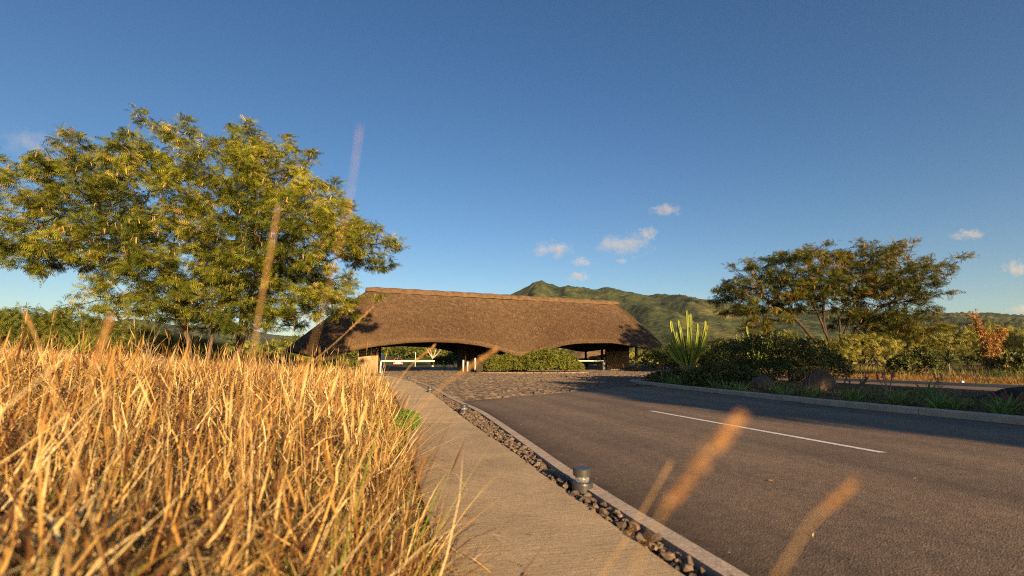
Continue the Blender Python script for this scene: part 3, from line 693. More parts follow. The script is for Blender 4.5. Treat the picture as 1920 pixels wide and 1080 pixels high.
shrub('fern_bush', (11.35, 16.5, .1), 'bright green ferny bush beside the large boulder', [(-.15, 0, .42, .62, .6, .46), (.35, .1, .36, .55, .55, .4)], 1500, .17, M_fresh, tint=(.5, .22), tmpl='leaf', flat=-.5)
# sunlit scrub beyond the exit road
SC = [((26.0, 37.5), 'yellow green feathery scrub bush just right of the dark tree stems', [(-1.6, 0, 1.0, 1.8, 1.5, 1.0), (.6, 0, 1.3, 2.0, 1.6, 1.25), (2.2, .3, 1.6, 1.6, 1.5, 1.2)]),
      ((31.5, 40), 'tallest feathery scrub bush standing left of the spiky rosette plant', [(-1.8, 0, 1.5, 1.9, 1.6, 1.3), (.4, 0, 1.9, 2.0, 1.6, 1.4), (2.4, 0, 1.3, 1.6, 1.6, 1.2)]),
      ((22.0, 41), 'scrub bush half hidden behind the dark tree stems', [(-1.5, 0, 1.3, 1.8, 1.5, 1.3), (1.2, 0, 1.5, 1.8, 1.5, 1.4)]),
      ((36.5, 38), 'sunlit scrub bush behind the vine covered stump', [(-1.6, 0, 1.4, 1.8, 1.6, 1.4), (.6, 0, 1.8, 2.0, 1.6, 1.5), (2.6, .2, 1.5, 1.8, 1.6, 1.5)]),
      ((38.5, 33), 'olive scrub bush at the right edge of the picture', [(-1.5, 0, 1.2, 1.7, 1.5, 1.2), (1.0, 0, 1.9, 2.1, 1.6, 1.7)]),
      ((17.5, 44), 'low scrub bush left of the dark tree, behind the domed shrub', [(-1.4, 0, 1.2, 1.7, 1.5, 1.1), (1.4, 0, 1.4, 1.8, 1.5, 1.2)])]
for (x, y), lab, lm in SC:
    shrub('scrub_bush', (x, y, float(ground_z(x, y))), lab, lm, 1500, .42, M_acacia, tmpl='sprig', tint=(.6, .2), stems=16, group='sunlit scrub beyond the exit road')
shrub('scrub_bush', (30.2, 27.5, .1), 'dark green leafy bush right of the stump at the picture edge', [(-1.6, 0, .7, 1.2, 1.0, .75), (0, 0, .9, 1.4, 1.0, .9), (1.6, .2, 1.0, 1.4, 1.0, 1.0)], 2000, .17, M_hedge, tint=(.6, .25))
shrub('scrub_bush', (23.2, 28.3, .1), 'small dark leafy bush beside the spiky rosette plant', [(-.5, 0, .6, .8, .8, .7), (.5, 0, .8, .9, .8, .85)], 1100, .17, M_hedge, tint=(.6, .22))
# thicket on the left skyline
TH = [((-55, 50), 6.4), ((-50, 49), 6.3), ((-45, 49), 5.9), ((-40.5, 50), 4.9), ((-36.5, 52), 3.6)]
for k, ((x, y), h) in enumerate(TH):
    z = float(ground_z(x, y)); h = h - z
    shrub('thorn_thicket', (x, y, z), ['rounded green thorn bush at the far left edge of the skyline', 'tall green thorn bush second from the left edge', 'green thorn bush in the middle of the left thicket', 'green thorn bush sloping down towards the tree', 'lowest thorn bush at the right end of the left thicket'][k],
          [(-2, 0, h * .55, 2.6, 2.2, h * .42), (1.2, 0, h * .6, 3.0, 2.4, h * .40), (3.0, .3, h * .45, 2.4, 2.2, h * .36), (0, -.8, h * .35, 3.2, 2, h * .3)], 2000, .6, M_shrub, tmpl='sprig', tint=(.55, .2), stems=16, group='thorn thicket on the left skyline')
shrub('low_shrub', (-12.6, 36.0, float(ground_z(-12.6, 36.0))), 'low green shrub beside the pole wall of the gatehouse', [(-1.6, 0, .5, 1.2, .8, .5), (.2, 0, .6, 1.2, .8, .55), (-3.2, .4, .5, 1.2, .8, .55)], 1500, .16, M_shrub, tint=(.5, .2))

def far_scrub():
    P, Sz = [], []
    for _ in range(1700):
        y = rng.uniform(0, 1) ** 1.6 * 620 + 52; x = rng.uniform(-1.25, 1.25) * y
        lx = (x - B_O[0]) * BU[0] + (y - B_O[1]) * BU[1]; ly = (x - B_O[0]) * BN[0] + (y - B_O[1]) * BN[1]
        if -16 < lx < 42 and ly < 30: continue
        if abs(x - far_c(y)) < 13 + .1 * (y - 46) and y < 118: continue
        P.append((x, y)); Sz.append(rng.uniform(1.2, 2.6) * (1 + y / 500))
    P = np.array(P); Sz = np.array(Sz); n = 34; N = len(P)
    d = rand_dirs(N * n); d[:, 2] = np.abs(d[:, 2]); c = np.repeat(np.concatenate([P, ground_z(P[:, 0], P[:, 1])[:, None]], 1), n, 0); s = np.repeat(Sz, n)
    pos = c + d * (s * rng.uniform(.6, 1.05, N * n))[:, None] * [1.15, 1.15, .85]
    M = rot_frames(rand_dirs(N * n), d + rand_dirs(N * n) * .5, np.zeros(N * n)); V, F = tile(LEAF_V, LEAF_F, M, pos, s * .55)
    ti = np.clip(np.repeat(rng.uniform(.1, .8, N), n) + rng.normal(size=N * n) * .12, 0, 1)
    tag(link('distant_scrub', np_mesh('distant_scrub', V, F, M_acacia, np.repeat(ti, 4))), 'scrubland of small bushes spreading to the foot of the mountains', 'scrub', kind='stuff')
far_scrub()
# leafy bank beyond the gate, seen through the left arch
def bank():
    N = 260; n = 90
    x = rng.uniform(-62, 6, N); y = rng.uniform(112, 150, N); z = ground_z(x, y); s = rng.uniform(1.6, 3.0, N)
    d = rand_dirs(N * n); d[:, 2] = np.abs(d[:, 2]) - .2
    pos = np.repeat(np.stack([x, y, z + s * .4], 1), n, 0) + d * (np.repeat(s, n) * rng.uniform(.7, 1.05, N * n))[:, None]
    M = rot_frames(rand_dirs(N * n), d + rand_dirs(N * n) * .5, np.zeros(N * n)); V, F = tile(LEAF_V, LEAF_F, M, pos, np.repeat(s, n) * .34)
    ti = np.clip(np.repeat(rng.uniform(.2, .8, N), n) + rng.normal(size=N * n) * .12, 0, 1)
    tag(link('shrub_bank', np_mesh('shrub_bank', V, F, M_shrub, np.repeat(ti, 4))), 'leafy green bank rising behind the road beyond the gate', 'bank', kind='stuff')
bank()

# ------------------------------------------------------------------ thatched gatehouse
M_thatch = surf('thatch', [(.28, (.062, .039, .022)), (.5, (.125, .079, .043)), (.72, (.20, .13, .07))], 2.2, .95, .5, .02, 'Object', fine=38)
M_strand = tinted('thatch_strand', [(0, (.045, .028, .016)), (.4, (.115, .072, .038)), (.75, (.19, .12, .062)), (1, (.30, .195, .10))], .85, 0)
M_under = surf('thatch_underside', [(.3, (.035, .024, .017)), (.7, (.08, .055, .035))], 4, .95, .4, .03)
M_log = surf('pole_wood', [(.3, (.28, .20, .115)), (.55, (.46, .34, .20)), (.8, (.56, .43, .27))], 3, .8, .4, .01, 'Object', (6, 6, .6), fine=20)
M_plank = surf('plank_wood', [(.3, (.24, .11, .04)), (.55, (.42, .21, .08)), (.8, (.55, .31, .13))], 2.2, .65, .4, .01, 'Object', (6, 6, .5), fine=20)
M_dark = surf('dark_timber', [(.3, (.025, .018, .013)), (.7, (.065, .045, .03))], 4, .8, .3, .01, 'Object', (4, 4, .5))
M_white = plain('white_paint', (.80, .79, .76), .45); M_grey = plain('grey_metal', (.26, .27, .27), .5)
EAVE = np.array([(-7, 1.95), (-6, 1.72), (-5.2, 1.46), (-3.6, 1.48), (-2.4, 1.79), (-.3, 2.24), (2.33, 2.58), (4.64, 2.71), (7.06, 2.65), (9.07, 2.44), (11.16, 1.98), (12.5, 1.54), (13.3, 1.42), (14.7, 1.55), (16.14, 2.12), (17.9, 2.6), (19.7, 2.8), (23.5, 2.88), (25.7, 2.64), (27.7, 2.30), (28.8, 2.24), (31.3, 2.6), (32.3, 2.75)])
_ex = np.linspace(-7.2, 32.5, 500); _ez = np.interp(_ex, EAVE[:, 0], EAVE[:, 1]); _w = np.hanning(21); _w /= _w.sum(); _ez = np.convolve(np.pad(_ez, 10, mode='edge'), _w, 'valid')
def eave_z(x): return np.interp(x, _ex, _ez) + .09
RL, RZ = 28.9, 8.0
def eave_loop(n=420, x0=-7.0, x1=32.3, yh=7.0, r=4.2):
    P = []
    def seg(a, b, k): P.extend([(a[0] + (b[0] - a[0]) * t, a[1] + (b[1] - a[1]) * t) for t in np.linspace(0, 1, k, endpoint=False)])
    def arc(cx, cy, a0, a1, k): P.extend([(cx + r * math.cos(a), cy + r * math.sin(a)) for a in np.linspace(a0, a1, k, endpoint=False)])
    seg((x0 + r, -yh), (x1 - r, -yh), 150); arc(x1 - r, -yh + r, -math.pi / 2, 0, 24); seg((x1, -yh + r), (x1, yh - r), 20); arc(x1 - r, yh - r, 0, math.pi / 2, 24)
    seg((x1 - r, yh), (x0 + r, yh), 150); arc(x0 + r, yh - r, math.pi / 2, math.pi, 24); seg((x0, yh - r), (x0, -yh + r), 20); arc(x0 + r, -yh + r, math.pi, 1.5 * math.pi, 24)
    return np.array(P)
def roof_point(E, t):
    """point on the thatch: E (n,2) eave plan points, t 0 at the eave, 1 at the ridge"""
    ex, ey = E[:, 0], E[:, 1]; rx = np.clip(ex, 0, RL); t = np.asarray(t)
    z0 = eave_z(ex); x = ex + (rx - ex) * t; y = ey * (1 - t)
    z = z0 + (RZ - z0) * t + .16 * np.sin(np.pi * t)
    z = z + .10 * (fbm(x * .5 + 3, y * .5 + 50, 3) - .5) * np.sin(np.pi * np.clip(t * 1.2, 0, 1))
    return np.stack([x, y, z], 1)
gate = empty('thatched_gatehouse', (B_O[0], B_O[1], 0), B_A)
tag(gate, 'long thatched gatehouse with two wide arched openings across the road', 'gatehouse')
EL = eave_loop(); nE = len(EL); ts = np.linspace(0, 1, 26)
V = np.concatenate([roof_point(EL, t) for t in ts]); i = np.arange(nE); j = (i + 1) % nE
F = np.concatenate([np.stack([k * nE + i, k * nE + j, (k + 1) * nE + j, (k + 1) * nE + i], 1) for k in range(len(ts) - 1)])
roof = link('roof', np_mesh('roof', V, F, M_thatch, smooth=True), gate)
# rounded cut edge and underside
lip = roof_point(EL, 0.0); cen = np.stack([np.clip(EL[:, 0], 0, RL), np.zeros(nE)], 1); inn = cen - EL; inn /= np.linalg.norm(inn, axis=1, keepdims=True)
def off(a, dz): q = lip.copy(); q[:, :2] += inn * a; q[:, 2] += dz; return q
U = [lip, off(.02, -.05), off(.07, -.10), off(.26, -.12)]
for t in np.linspace(.08, 1, 8):
    q = roof_point(EL, t); q[:, 2] -= .42; U.append(q)
V = np.concatenate(U); F = np.concatenate([np.stack([k * nE + j, k * nE + i, (k + 1) * nE + i, (k + 1) * nE + j], 1) for k in range(len(U) - 1)])
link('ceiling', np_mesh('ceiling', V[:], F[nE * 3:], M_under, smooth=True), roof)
link('eave_edge', np_mesh('eave_edge', V[:nE * 4], F[:nE * 3], M_thatch, smooth=True), roof)
# thatch strands lying down the slope
def strands(n):
    k = rng.integers(0, nE, n); E = EL[k] + (EL[(k + 1) % nE] - EL[k]) * rng.random(n)[:, None]
    t = 1 - np.sqrt(rng.random(n)); t[: n // 9] = rng.random(n // 9) * .04; t = np.clip(t, .0, .985)
    L = rng.uniform(.14, .34, n); p0 = np.zeros((n, 3)); a = roof_point(E, t); b = roof_point(E, np.clip(t + .02, 0, 1))
    d = a - b; d /= np.linalg.norm(d, axis=1, keepdims=True) + 1e-9
    side = np.cross(d, [0, 0, 1.]); side /= np.linalg.norm(side, axis=1, keepdims=True) + 1e-9; nor = np.cross(side, d); nor *= np.sign(nor[:, 2:3] + 1e-9)
    d2 = d + side * rng.normal(size=(n, 1)) * .28 + nor * rng.uniform(.02, .20, (n, 1)); w = rng.uniform(.008, .022, (n, 1))
    a = a + nor * .012 - d * L[:, None] * .5; e = a + d2 * L[:, None]
    V = np.stack([a - side * w, a + side * w, e], 1).reshape(-1, 3)
    F = np.arange(n * 3).reshape(n, 3); ti = np.clip(rng.normal(.42, .16, n) + .22 * (t < .05) + .35 * (fbm(E[:, 0] * .35 + 4, t * 5 + E[:, 1] * .2, 3) - .5), 0, 1)
    return np_mesh('thatch_strands', V, F, M_strand, np.repeat(ti, 3))
tag(link('thatch_strands', strands(140000), roof), kind='stuff')
# ridge cap: a thick rounded roll held by two pale battens
M_batten = surf('ridge_batten_wood', [(.3, (.10, .065, .035)), (.7, (.19, .125, .07))], 5, .8, .3, .01)
m = MB(); prof = [(-.55, -.32), (-.40, .06), (-.15, .24), (.15, .24), (.40, .06), (.55, -.32)]
xs = np.linspace(-.35, RL + .35, 60); Vr = []
for x in xs:
    k = 1 - .25 * ((x < .2) or (x > RL - .2))
    for a, b in prof: Vr.append((x, a * k, RZ + .02 + b * k + .03 * math.sin(x * 3.1)))
n6 = len(prof); Fr = [(q * n6 + k, (q + 1) * n6 + k, (q + 1) * n6 + k + 1, q * n6 + k + 1) for q in range(len(xs) - 1) for k in range(n6 - 1)]
Fr += [tuple(range(n6)), tuple(reversed([(len(xs) - 1) * n6 + k for k in range(n6)]))]
cap = m.add(Vr, Fr).build('ridge_cap', M_thatch, roof, True)
for s in (-1, 1):
    MB().tube([(x, s * .50, RZ - .20 + .03 * math.sin(x * 3.1)) for x in xs], .045, 6).build('ridge_batten', M_batten, cap)
# pole wall on the left
for k in range(19):
    a = bworld(-1.15, -4.3) + (bworld(.55, -3.7) - bworld(-1.15, -4.3)) * (k / 18); l = a - B_O; lx, ly = float(l @ BU), float(l @ BN)
    MB().tube([(lx, ly, -.05), (lx + rng.uniform(-.01, .01), ly, 2.15 + rng.uniform(-.05, .05))], rng.uniform(.045, .056), 7).build('wall_pole', M_log, gate, True)
for k in range(9):
    MB().box((-1.1 + .2 * k, -4.05 + .08 * k, 2.6), (.05, .05, 1.0), .3).build('slat', M_dark, gate)
# posts
for lx, ly, r, h, mt in [(1.3, .6, .14, 3.6, M_dark), (10.1, -2.3, .15, 4.0, M_dark), (11.4, -2.6, .13, 4.0, M_log), (15.8, -2.4, .15, 4.0, M_dark), (26.6, -.3, .16, 4.2, M_dark), (29.9, -2.4, .17, 4.2, M_log),
                     (1.3, 4.2, .14, 3.4, M_dark), (13.2, 4.6, .15, 3.4, M_dark), (27.3, 4.4, .15, 3.4, M_dark), (-4.6, -2.0, .15, 3.0, M_dark)]:
    MB().tube([(lx, ly, -.03), (lx, ly, h * .5), (lx, ly, h)], [r, r * .94, r * .86], 10).build('post', mt, gate, True)
MB().tube([(29.95, -2.4, 1.35), (31.2, -3.1, 2.45)], .10, 8).build('brace', M_log, gate, True)
MB().tube([(8.95, -3.2, .9), (8.95, -3.2, 4.2)], .03, 6).build('hanging_rod', M_dark, gate)
# central kiosk between the lanes
for k in range(26):
    MB().box((9.75 + .25 * k, -1.6, 1.35), (.235, .06, 2.7)).build('kiosk_plank', M_dark, gate)
for k in range(15):
    MB().box((9.62, -1.45 + .22 * k, 1.35), (.06, .205, 2.7)).build('kiosk_plank', M_dark, gate)
    MB().box((16.25, -1.45 + .22 * k, 1.35), (.06, .205, 2.7)).build('kiosk_plank', M_dark, gate)
MB().box((12.95, 1.75, 1.35), (6.6, .06, 2.7)).build('kiosk_back_wall', M_dark, gate)
MB().box((11.2, -1.66, 1.05), (1.6, .09, .09)).build('kiosk_counter', M_white, gate)
# timber panel on the right, planks of warm wood
for k in range(13):
    MB().box((27.55 + .25 * k, 0 + rng.uniform(-.012, .012), 1.1), (.24, .07, 2.2)).build('wall_plank', M_plank, gate)
MB().box((29.05, .12, 1.6), (3.4, .12, 3.4)).build('panel_backing', M_dark, gate)
MB().box((29.5, -.6, .07), (6.2, 2.2, .2)).build('plinth', M_kerb, gate)
# barriers and lane posts
def barrier(loc, label, length, dirx, cab=True):
    r = empty('boom_barrier', (*loc, 0), B_A); tag(r, label, 'barrier', 'boom barriers under the thatch')
    if cab: MB().box((0, 0, .5), (.34, .30, 1.02), 0, .96).build('cabinet', M_grey, r, bevel=.02)
    else: MB().box((0, 0, .55), (.13, .13, 1.12)).build('cabinet', M_white, r, bevel=.01)
    MB().box((dirx * (length / 2 + .1), -.2, 1.06), (length, .05, .11)).build('boom', M_white, r, bevel=.008)
    m = MB().tube([(dirx * -.1, -.26, 1.06), (dirx * -.1, -.14, 1.06)], .17 if cab else .08, 14); m.build('pivot', M_dark, r)
    return r
w = bworld(.85, -3.5); barrier(w, 'white boom barrier across the left arch beside the pole wall', 4.8, 1, False)
w = bworld(25.9, -1.6); barrier(w, 'boom barrier with grey cabinet in the right arch', 3.6, -1)
for (lx, ly, h, lab) in [(8.72, -3.2, 1.15, 'taller white lane post under the left arch'), (9.12, -3.3, .98, 'shorter white lane post beside the taller one'), (10.0, -3.0, 1.35, 'pale lane post closest to the dark kiosk')]:
    w = bworld(lx, ly); t = empty('lane_post', (*w, 0)); tag(t, lab, 'post', 'lane posts under the left arch')
    MB().lathe([(.085, 0), (.085, h - .06), (.07, h)], 14).build('shaft', M_white, t, True); MB().lathe([(.12, -.02), (.12, .03), (.09, .04)], 14).build('foot', M_grey, t)

# second thatched roof seen through the right arch
hut = empty('thatched_hut', (15.6, 90, 0), .25); tag(hut, 'small thatched hut seen through the right arch', 'hut')
m = MB(); nn = 40; Vh = []; Fh = []
for k, t in enumerate(np.linspace(0, 1, 7)):
    for a in range(nn):
        an = 2 * math.pi * a / nn; cx, cy = math.cos(an), math.sin(an); q = max(abs(cx), abs(cy)) ** .7
        ez = 1.5 + .75 * abs(math.cos(2 * an)) ** 2
        Vh.append((cx / q * 5.4 * (1 - t) + .9 * np.sign(cx) * t, cy / q * 4.6 * (1 - t), ez + (6.2 - ez) * t))
for k in range(6):
    for a in range(nn): Fh.append((k * nn + a, k * nn + (a + 1) % nn, (k + 1) * nn + (a + 1) % nn, (k + 1) * nn + a))
m.add(Vh, Fh).build('roof', M_thatch, hut, True)
for sx in (-3.6, 3.6):
    for sy in (-3, 3): MB().tube([(sx, sy, 0), (sx, sy, 3.0)], .14, 8).build('post', M_log, hut)
shrub('low_shrub', (11.0, 70, 0), 'dark rounded bush seen behind the right barrier', [(-1, 0, .6, 1.2, 1, .6), (1, 0, .8, 1.4, 1, .8)], 900, .22, M_hedge, tint=(.7, .2))
shrub('low_shrub', (-8.6, 69, 0), 'dark rounded bush at the road edge seen through the left arch', [(-1.2, 0, .8, 1.4, 1.2, .8), (.8, 0, 1.1, 1.6, 1.3, 1.0)], 1400, .22, M_hedge, tint=(.5, .2))

# ------------------------------------------------------------------ small things beyond the gate
def car(loc, rz):
    r = empty('red_car', loc, rz); tag(r, 'small red car driving away beyond the left arch', 'car')
    M_red = plain('car_paint', (.52, .02, .025), .22, 0, .6); M_gl = plain('car_glass', (.02, .025, .03), .08); M_ty = plain('tyre', (.02, .02, .02), .85); M_tl = plain('tail_light', (.45, .02, .02), .2)
    prof = [(-1.95, .30), (-1.98, .62), (-1.92, .92), (-1.55, .98), (-1.10, 1.40), (.35, 1.46), (1.05, .98), (1.85, .84), (1.98, .55), (1.95, .30)]   # along local y, rear at -y
    V, F = [], []; n = len(prof)
    for s, xw in ((-1, 1), (1, 1)):
        for y, z in prof: V.append((s * (.86 - (.17 if z > 1.1 else 0) - (.04 if z < .5 else 0)), y, z))
    F += [(k, (k + 1) % n, n + (k + 1) % n, n + k) for k in range(n)]; F += [tuple(reversed(range(n))), tuple(n + k for k in range(n))]
    body = MB().add(V, F).build('body', M_red, r, bevel=.05)
    MB().add([(-.62, -1.50, 1.02), (.62, -1.50, 1.02), (.55, -1.16, 1.37), (-.55, -1.16, 1.37)], [(0, 1, 2, 3)]).build('rear_window', M_gl, r, loc=(0, -.035, .02))
    for s in (-1, 1):
        MB().add([(s * .86, -1.2, 1.0), (s * .86, .85, 1.0), (s * .72, .3, 1.39), (s * .72, -.95, 1.36)], [(0, 1, 2, 3)]).build('side_window', M_gl, r, loc=(s * .012, 0, 0))
        MB().box((s * .66, -1.965, .78), (.3, .07, .2)).build('tail_light', M_tl, r, bevel=.02)
        for y in (-1.25, 1.25):
            w = MB().tube([(s * .66, y, .31), (s * .88, y, .31)], .31, 16).build('wheel', M_ty, r)
            MB().tube([(s * .885, y, .31), (s * .895, y, .31)], .19, 12).build('rim', M_grey, w)
    MB().box((0, -1.99, .55), (.5, .03, .12)).build('number_plate', plain('plate', (.7, .55, .12), .5), r)
    MB().box((0, -1.97, .36), (1.6, .10, .16)).build('bumper', M_ty, r, bevel=.02)
car((-20.6, 88, 0), R(16))
sg = empty('warning_sign', (-18.0, 68, 0)); tag(sg, 'white triangular warning sign on a post beyond the left arch', 'sign')
MB().tube([(0, 0, 0), (0, 0, 1.9)], .035, 8).build('pole', M_grey, sg)
MB().add([(-.55, -.03, 1.25), (.55, -.03, 1.25), (0, -.03, 2.2), (-.55, -.05, 1.25), (.55, -.05, 1.25), (0, -.05, 2.2)], [(2, 1, 0), (3, 4, 5), (0, 1, 4, 3), (1, 2, 5, 4), (2, 0, 3, 5)]).build('plate', M_white, sg)
lp = empty('lamp_post', (-17.6, 89, 0)); tag(lp, 'slim grey street lamp beyond the road behind the gate', 'lamp post')
MB().tube([(0, 0, 0), (0, 0, 2.6)], [.06, .045], 8).build('pole', M_white, lp); MB().box((-.25, 0, 2.62), (.6, .16, .07)).build('lamp_head', M_grey, lp)
M_pale = surf('pale_bark', [(.3, (.34, .29, .21)), (.7, (.55, .48, .37))], 4, .8, .3, .01)
pt = empty('pale_tree', (-14.1, 87, 0)); tag(pt, 'bare pale forked tree standing beyond the left arch', 'tree')
MB().tube([(0, 0, 0), (.05, 0, .8), (0, 0, 1.5)], [.20, .15, .14], 8, False).build('trunk', M_pale, pt, True)
m = MB()
for e in [(-1.6, 0, 3.9), (1.5, .2, 3.2), (-.7, .3, 3.6), (.8, -.2, 3.9)]:
    e = np.array(e); mid = np.array([0, 0, 1.5]) * .5 + e * .5 + [0, 0, -.1]; m.tube([(0, 0, 1.42), mid, e], [.11, .07, .03], 6, False)
    for k in range(4): t = mid + (e - mid) * rng.random(); m.tube([t, t + rand_dirs(1)[0] * .7 + [0, 0, .35]], [.03, .01], 4, False)
m.build('branches', M_pale, pt)
nv = 500; d = rand_dirs(nv); pos = np.array([0, 0, 4.3]) + d * [2.6, 1.6, .7] * rng.random((nv, 1)) ** .4
V, F = tile(SPRIG_V, SPRIG_F, rot_frames(rand_dirs(nv), np.tile([0, 0, 1.], (nv, 1)), np.zeros(nv)), pos, np.full(nv, .5)); link('crown', np_mesh('crown', V, F, M_acacia, np.repeat(rng.uniform(.3, .8, nv), len(SPRIG_V))), pt)

# ------------------------------------------------------------------ path lights
M_steel = surf('bollard_metal', [(.3, (.045, .046, .047)), (.7, (.07, .07, .07))], 30, .42, .05, .001, metal=.3, spec=.5)
mg, nt, b = new_mat('clear_lens'); b.inputs['Base Color'].default_value = (.9, .9, .88, 1); b.inputs['Roughness'].default_value = .08; b.inputs['Transmission Weight'].default_value = .85; b.inputs['IOR'].default_value = 1.45
nn_ = noise_node(nt, 40, 2, .5, coords(nt)); add_bump(nt, b, nn_.outputs['Fac'], .05, .001)
M_refl = plain('reflector', (.75, .73, .68), .25, .8)
labs = ['nearest squat grey path light in the gravel strip', 'second path light, where the asphalt meets the cobbles', 'third path light along the edging kerb beside the cobbles', 'farthest tiny path light at the bend of the footpath']
pl0 = None
for (x, y), lab in zip(bol_pos, labs):
    if pl0 is None:
        t = pl0 = empty('path_light', (x, y, -.02))
        MB().lathe([(.088, -.02), (.088, .085), (.084, .097), (.066, .102)], 32).build('base', M_steel, t)
        MB().lathe([(.060, .100), (.060, .150)], 28).build('lens', mg, t, True)
        MB().lathe([(.020, .100), (.026, .125), (.020, .150)], 14).build('reflector', M_refl, t, True)
        MB().lathe([(.066, .148), (.078, .153), (.078, .205), (.073, .212), (.0005, .214)], 32).build('cap', M_steel, t)
    else:
        t = copy_tree(pl0); t.location = (x, y, -.02)
    tag(t, lab, 'path light', 'path lights along the footpath')

# ------------------------------------------------------------------ succulents, rocks and flowers of the right bed
M_cactus = surf('cactus_skin', [(.3, (.085, .13, .02)), (.55, (.20, .24, .032)), (.75, (.32, .32, .06))], 2.5, .55, .2, .01)
def cactus(loc, label, arms, hmax, spread, rad, seed):
    r = np.random.default_rng(seed); root = empty('candelabra_cactus', loc); tag(root, label, 'cactus')
    MB().tube([(0, 0, -.1), (.02, 0, .35), (0, 0, .75)], [.16, .15, .12], 10, star=.25).build('trunk', M_cactus, root, True)
    for k in range(arms):
        a = k * 2.4 + r.uniform(-.3, .3); q = spread * (.12 + .88 * math.sqrt(k / arms)); h = hmax * (1 - .25 * (q / spread) ** 1.5) * r.uniform(.46, 1.0)
        ex, ey = math.cos(a) * q, math.sin(a) * q * .8; z0 = r.uniform(.35, 1.3) * (1 - .3 * q / spread)
        P = [(ex * .10 + ex * .25 * (z0 - .3), ey * .10, z0), (ex * .42, ey * .42, z0 + (h - z0) * .28), (ex * .72, ey * .72, z0 + (h - z0) * .5), (ex * .9, ey * .9, z0 + (h - z0) * .74), (ex, ey, h * .9), (ex * 1.01, ey * 1.01, h * .975), (ex * 1.01, ey * 1.01, h)]
        rr = rad * r.uniform(.85, 1.15); MB().tube(P, [rr * .7, rr * .95, rr, rr * 1.02, rr, rr * .75, rr * .12], 10, True, .45).build('arm', M_cactus, root)
    return root
cactus((7.95, 22.0, .1), 'tall candelabra cactus with many upright sunlit arms', 24, 3.45, 1.05, .068, 5)
cc = cactus((13.3, 26.5, .1), 'smaller cactus whose sunlit tips rise above the domed shrub', 11, 3.2, 1.1, .06, 9)

def rosette(name, n, length, width, lift, curl, mat, seed, stem=0, tdead=0):
    r = np.random.default_rng(seed); V, F, TI = [], [], []
    for k in range(n):
        a = k * 2.399 + r.uniform(-.2, .2); f = k / n; el = lift[0] + (lift[1] - lift[0]) * (1 - f) + r.uniform(-.12, .12); L = length * r.uniform(.75, 1.1); w = width * r.uniform(.85, 1.15)
        dx, dy = math.cos(a), math.sin(a); p = np.array([dx * .03, dy * .03, stem]); ns = 5; ti = r.uniform(.1, .9)
        for s in range(ns + 1):
            t = s / ns; e = el - curl * t; ww = w * (1 - t ** 1.6) * (.6 + 1.2 * t if t < .33 else 1) + .002
            up = np.array([-math.sin(e) * dx, -math.sin(e) * dy, math.cos(e)]); sd = np.array([-dy, dx, 0])
            V += [tuple(p - sd * ww + up * ww * .55), tuple(p - up * ww * .25), tuple(p + sd * ww + up * ww * .55)]; TI += [ti] * 3
            if s:
                o = len(V) - 6; F += [(o, o + 1, o + 4, o + 3), (o + 1, o + 2, o + 5, o + 4)]
            p = p + np.array([math.cos(e) * dx, math.cos(e) * dy, math.sin(e)]) * L / ns
    return np_mesh(name, np.array(V), np.array(F), mat, TI)
M_aloe = tinted('aloe_leaf', [(0, (.08, .15, .04)), (.5, (.14, .25, .06)), (.85, (.24, .32, .08)), (1, (.30, .28, .11))], .45, .1)
M_red = tinted('red_aloe_leaf', [(0, (.16, .10, .07)), (.5, (.30, .11, .08)), (1, (.34, .17, .11))], .45, .1)
M_olive = tinted('olive_aloe_leaf', [(0, (.10, .11, .045)), (.5, (.20, .18, .07)), (1, (.30, .23, .11))], .5, .1)
A_g = [rosette('aloe', 16, .46, .026, (.35, 1.35), .35, M_aloe, s) for s in (1, 2)]
A_r = rosette('aloe', 11, .46, .032, (.5, 1.1), .1, M_red, 3); A_o = [rosette('aloe', 15, .36, .022, (.2, 1.2), .5, M_olive, s) for s in (4, 6)]
def aloe(x, y, me, s, label, grp=None):
    o = link('aloe_plant', me); o.location = (x, y, float(ground_z(x, y)) - .01); o.scale = (s, s, s); o.rotation_euler = (rng.uniform(-.1, .1), rng.uniform(-.1, .1), rng.uniform(0, 6.28))
    return tag(o, label, 'aloe', grp)
aloe(8.95, 10.05, A_g[0], 1.05, 'upright bright green aloe at the kerb left of the red one'); aloe(9.3, 9.35, A_g[1], 1.15, 'largest spreading green aloe below the dark boulder'); aloe(9.55, 8.75, A_g[0], 1.1, 'green aloe at the right edge of the picture')
aloe(10.2, 10.1, A_r, 1.25, 'reddish aloe with stiff leaves against the dark boulder'); aloe(10.6, 12.6, A_g[1], 1.2, 'tall green aloe farther back by the exit kerb'); aloe(8.6, 10.9, A_o[0], 1.2, 'olive aloe just left of the bright green one')
ORD = 'first second third fourth fifth sixth seventh eighth ninth tenth eleventh twelfth thirteenth fourteenth fifteenth sixteenth seventeenth eighteenth nineteenth twentieth twenty-first twenty-second twenty-third twenty-fourth twenty-fifth twenty-sixth twenty-seventh twenty-eighth twenty-ninth thirtieth thirty-first'.split()
cnt = {'olive': 0, 'green': 0}
for k in range(46):
    y = 24.0 - 15.2 * (k / 46) + rng.uniform(-.1, .1); x = float(RK(y)) + .33 + rng.uniform(0, .5) + (k % 3) * rng.uniform(.2, .7)
    me = A_o[k % 2] if k % 3 else A_g[k % 2]
    gcol = 'olive' if k % 3 else 'green'
    aloe(x, y, me, rng.uniform(.8, 1.3), 'small %s aloe along the right kerb, %s counted from the median nose' % (gcol, ORD[cnt[gcol]]), 'small %s aloes along the right kerb' % gcol); cnt[gcol] += 1
M_stalk = surf('dry_stalk', [(.3, (.16, .11, .085)), (.7, (.30, .22, .17))], 8, .8, .2, .01); M_flower = surf('red_flower', [(.3, (.35, .04, .03)), (.7, (.55, .09, .06))], 20, .7, .3, .01)
